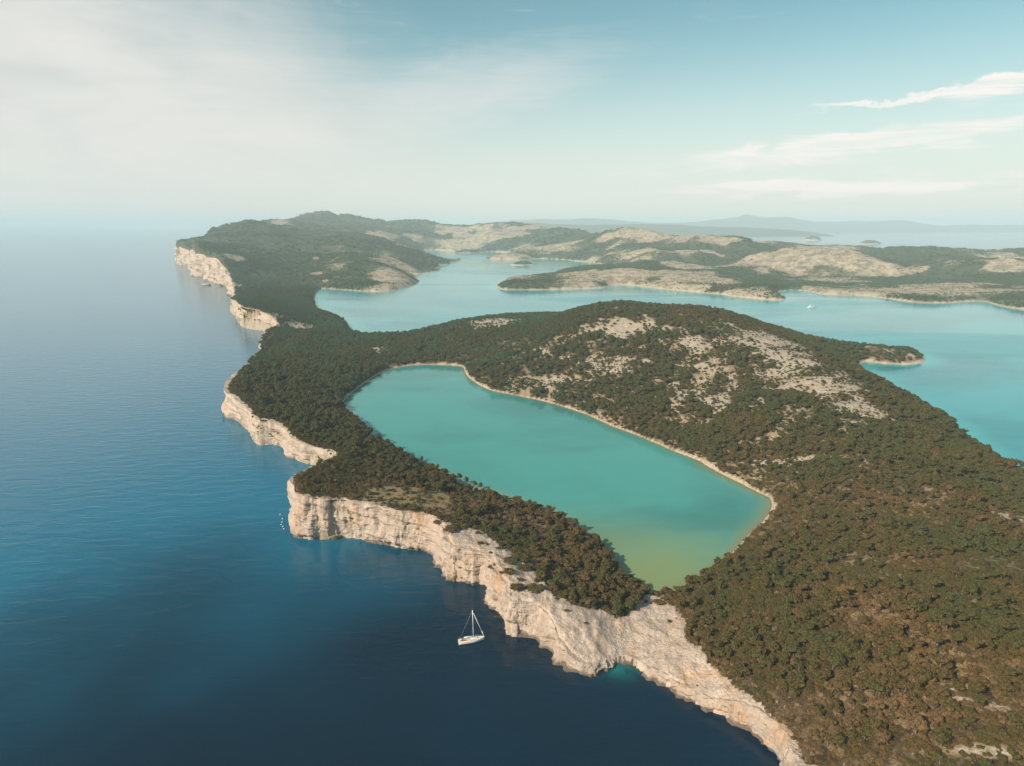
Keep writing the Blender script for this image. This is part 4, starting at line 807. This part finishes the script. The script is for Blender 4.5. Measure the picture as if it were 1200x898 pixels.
    bm = bmesh.new(); tube_bm(bm, (6.15, 0, 1.85), (5.0, 0, 4.9), 0.12, 0.21, 8); tube_bm(bm, (5.0, 0, 4.9), (0.95, 0, 15.4), 0.21, 0.10, 8); obj_bm('furled_jib', bm, M_sail, root)
    bm = bmesh.new(); tube_bm(bm, (-6.4, 0, 1.3), (0.55, 0, 16.9), 0.022, seg=5); obj_bm('backstay', bm, M_alu, root)
    bm = bmesh.new()
    for s in (-1, 1): tube_bm(bm, (0.5, s * 1.85, 1.35), (0.62, s * 1.05, 6.7), 0.02, seg=5); tube_bm(bm, (0.62, s * 1.05, 6.7), (0.56, 0, 16.6), 0.02, seg=5)
    obj_bm('shrouds', bm, M_alu, root)
    bm = bmesh.new()
    for s in (-1, 1):
        pr = None
        for f in (0.04, 0.2, 0.36, 0.52, 0.68, 0.84, 0.97):
            xx = -L / 2 + L * f; hb = half_beam(f, 2.0) * 0.95; z0 = 1.25 * (1 + 0.35 * f * f); tube_bm(bm, (xx, s * hb, z0), (xx, s * hb, z0 + 0.6), 0.022, seg=5)
            if pr: tube_bm(bm, pr, (xx, s * hb, z0 + 0.6), 0.016, seg=4)
            pr = (xx, s * hb, z0 + 0.6)
    obj_bm('guard_rail', bm, M_alu, root)
sailboat()
def yacht():
    root = empty('motor_yacht', (735.4, 1674.4, 0.2), R(8)); tag(root, 'small white motor yacht out on the turquoise bay beyond the hill', 'motor boat')
    h_, dk = hull('hull', 22, 2.9, 2.2, root, M_white, 0.5); obj_bm('deck', dk, M_deck, root)
    bm = bmesh.new(); box_bm(bm, -7, 4.5, -2.2, 2.2, 2.2, 4.2, 0.12); c = obj_bm('cabin', bm, M_white, root, False)
    bm = bmesh.new(); box_bm(bm, -6, 4.53, -2.13, 2.13, 3.0, 3.7, 0.05); obj_bm('window', bm, M_glass, c, False)
    bm = bmesh.new(); box_bm(bm, -6, 2, -1.9, 1.9, 5.6, 5.8); box_bm(bm, -5.6, -5.3, -1.6, 1.6, 4.2, 5.6); box_bm(bm, 1, 1.3, -1.6, 1.6, 4.2, 5.6); obj_bm('flybridge', bm, M_white, root, False)
    bm = bmesh.new(); tube_bm(bm, (-3, 0, 5.8), (-3.4, 0, 8.6), 0.12, 0.06); obj_bm('mast', bm, M_alu, root)
yacht()
M_float = plain('white_float', (0.62, 0.65, 0.66), 0.5, var=0.03)
names = ['furthest from the cliff foot in the row', 'second from the far end of the row', 'third from the far end of the row', 'fourth from the far end, set to the left', 'second nearest the cliff foot in the row', 'nearest the cliff foot in the row']
for k, (x_, y_) in enumerate(FLOATS):
    root = empty('mooring_float', (x_, y_, 0.0)); tag(root, f'white mooring float off the tall cliff, {names[k]}', 'float', 'white floats by the cliff foot')
    bm = bmesh.new(); bmesh.ops.create_uvsphere(bm, u_segments=14, v_segments=9, radius=0.45, matrix=Matrix.Translation((0, 0, 0.3)) @ Matrix.Diagonal((1.05, 1.05, 0.9, 1))); obj_bm('ball', bm, M_float, root)
    bm = bmesh.new(); tube_bm(bm, (0, 0, 0.8), (0, 0, 1.15), 0.08); tube_bm(bm, (-0.16, 0, 1.15), (0.16, 0, 1.15), 0.05); obj_bm('lifting_eye', bm, M_dark, root)
bm = bmesh.new(); bmesh.ops.create_icosphere(bm, subdivisions=4, radius=1.0)
vv = np.array([v_.co[:] for v_ in bm.verts]); nn = fbm(vv[:, 0] * 1.7, vv[:, 1] * 1.7, vv[:, 2] * 1.7, seed=131, oct=4)
for v_, q in zip(bm.verts, nn): v_.co = Vector((v_.co.x * 13, v_.co.y * 9, v_.co.z * 6)) * (1 + 0.35 * q)
o = obj_bm('sea_rock', bm, M_cliff); o.location = (-1028, 2310, 0); tag(o, 'low dark rock standing in the sea below the furthest cliff', 'rock')

# ------------------------------------------------------------------ air
bm = bmesh.new(); bmesh.ops.create_cube(bm, size=1.0)
for v_ in bm.verts: v_.co = Vector((v_.co.x * 90000, v_.co.y * 90000, -8.0 if v_.co.z < 0 else 420.0))
hm = bpy.data.materials.new('haze_air'); hm.use_nodes = True; hm.node_tree.nodes.clear(); t = NT(hm.node_tree)
pv = t.n('ShaderNodeVolumePrincipled'); pv.inputs['Color'].default_value = c4(0.78, 0.93, 1.0); pv.inputs['Density'].default_value = 8e-5; pv.inputs['Anisotropy'].default_value = -0.05
ho = t.n('ShaderNodeOutputMaterial'); t.l(pv.outputs[0], ho.inputs['Volume'])
o = obj_bm('haze', bm, hm, smooth=False); tag(o, kind='stuff')
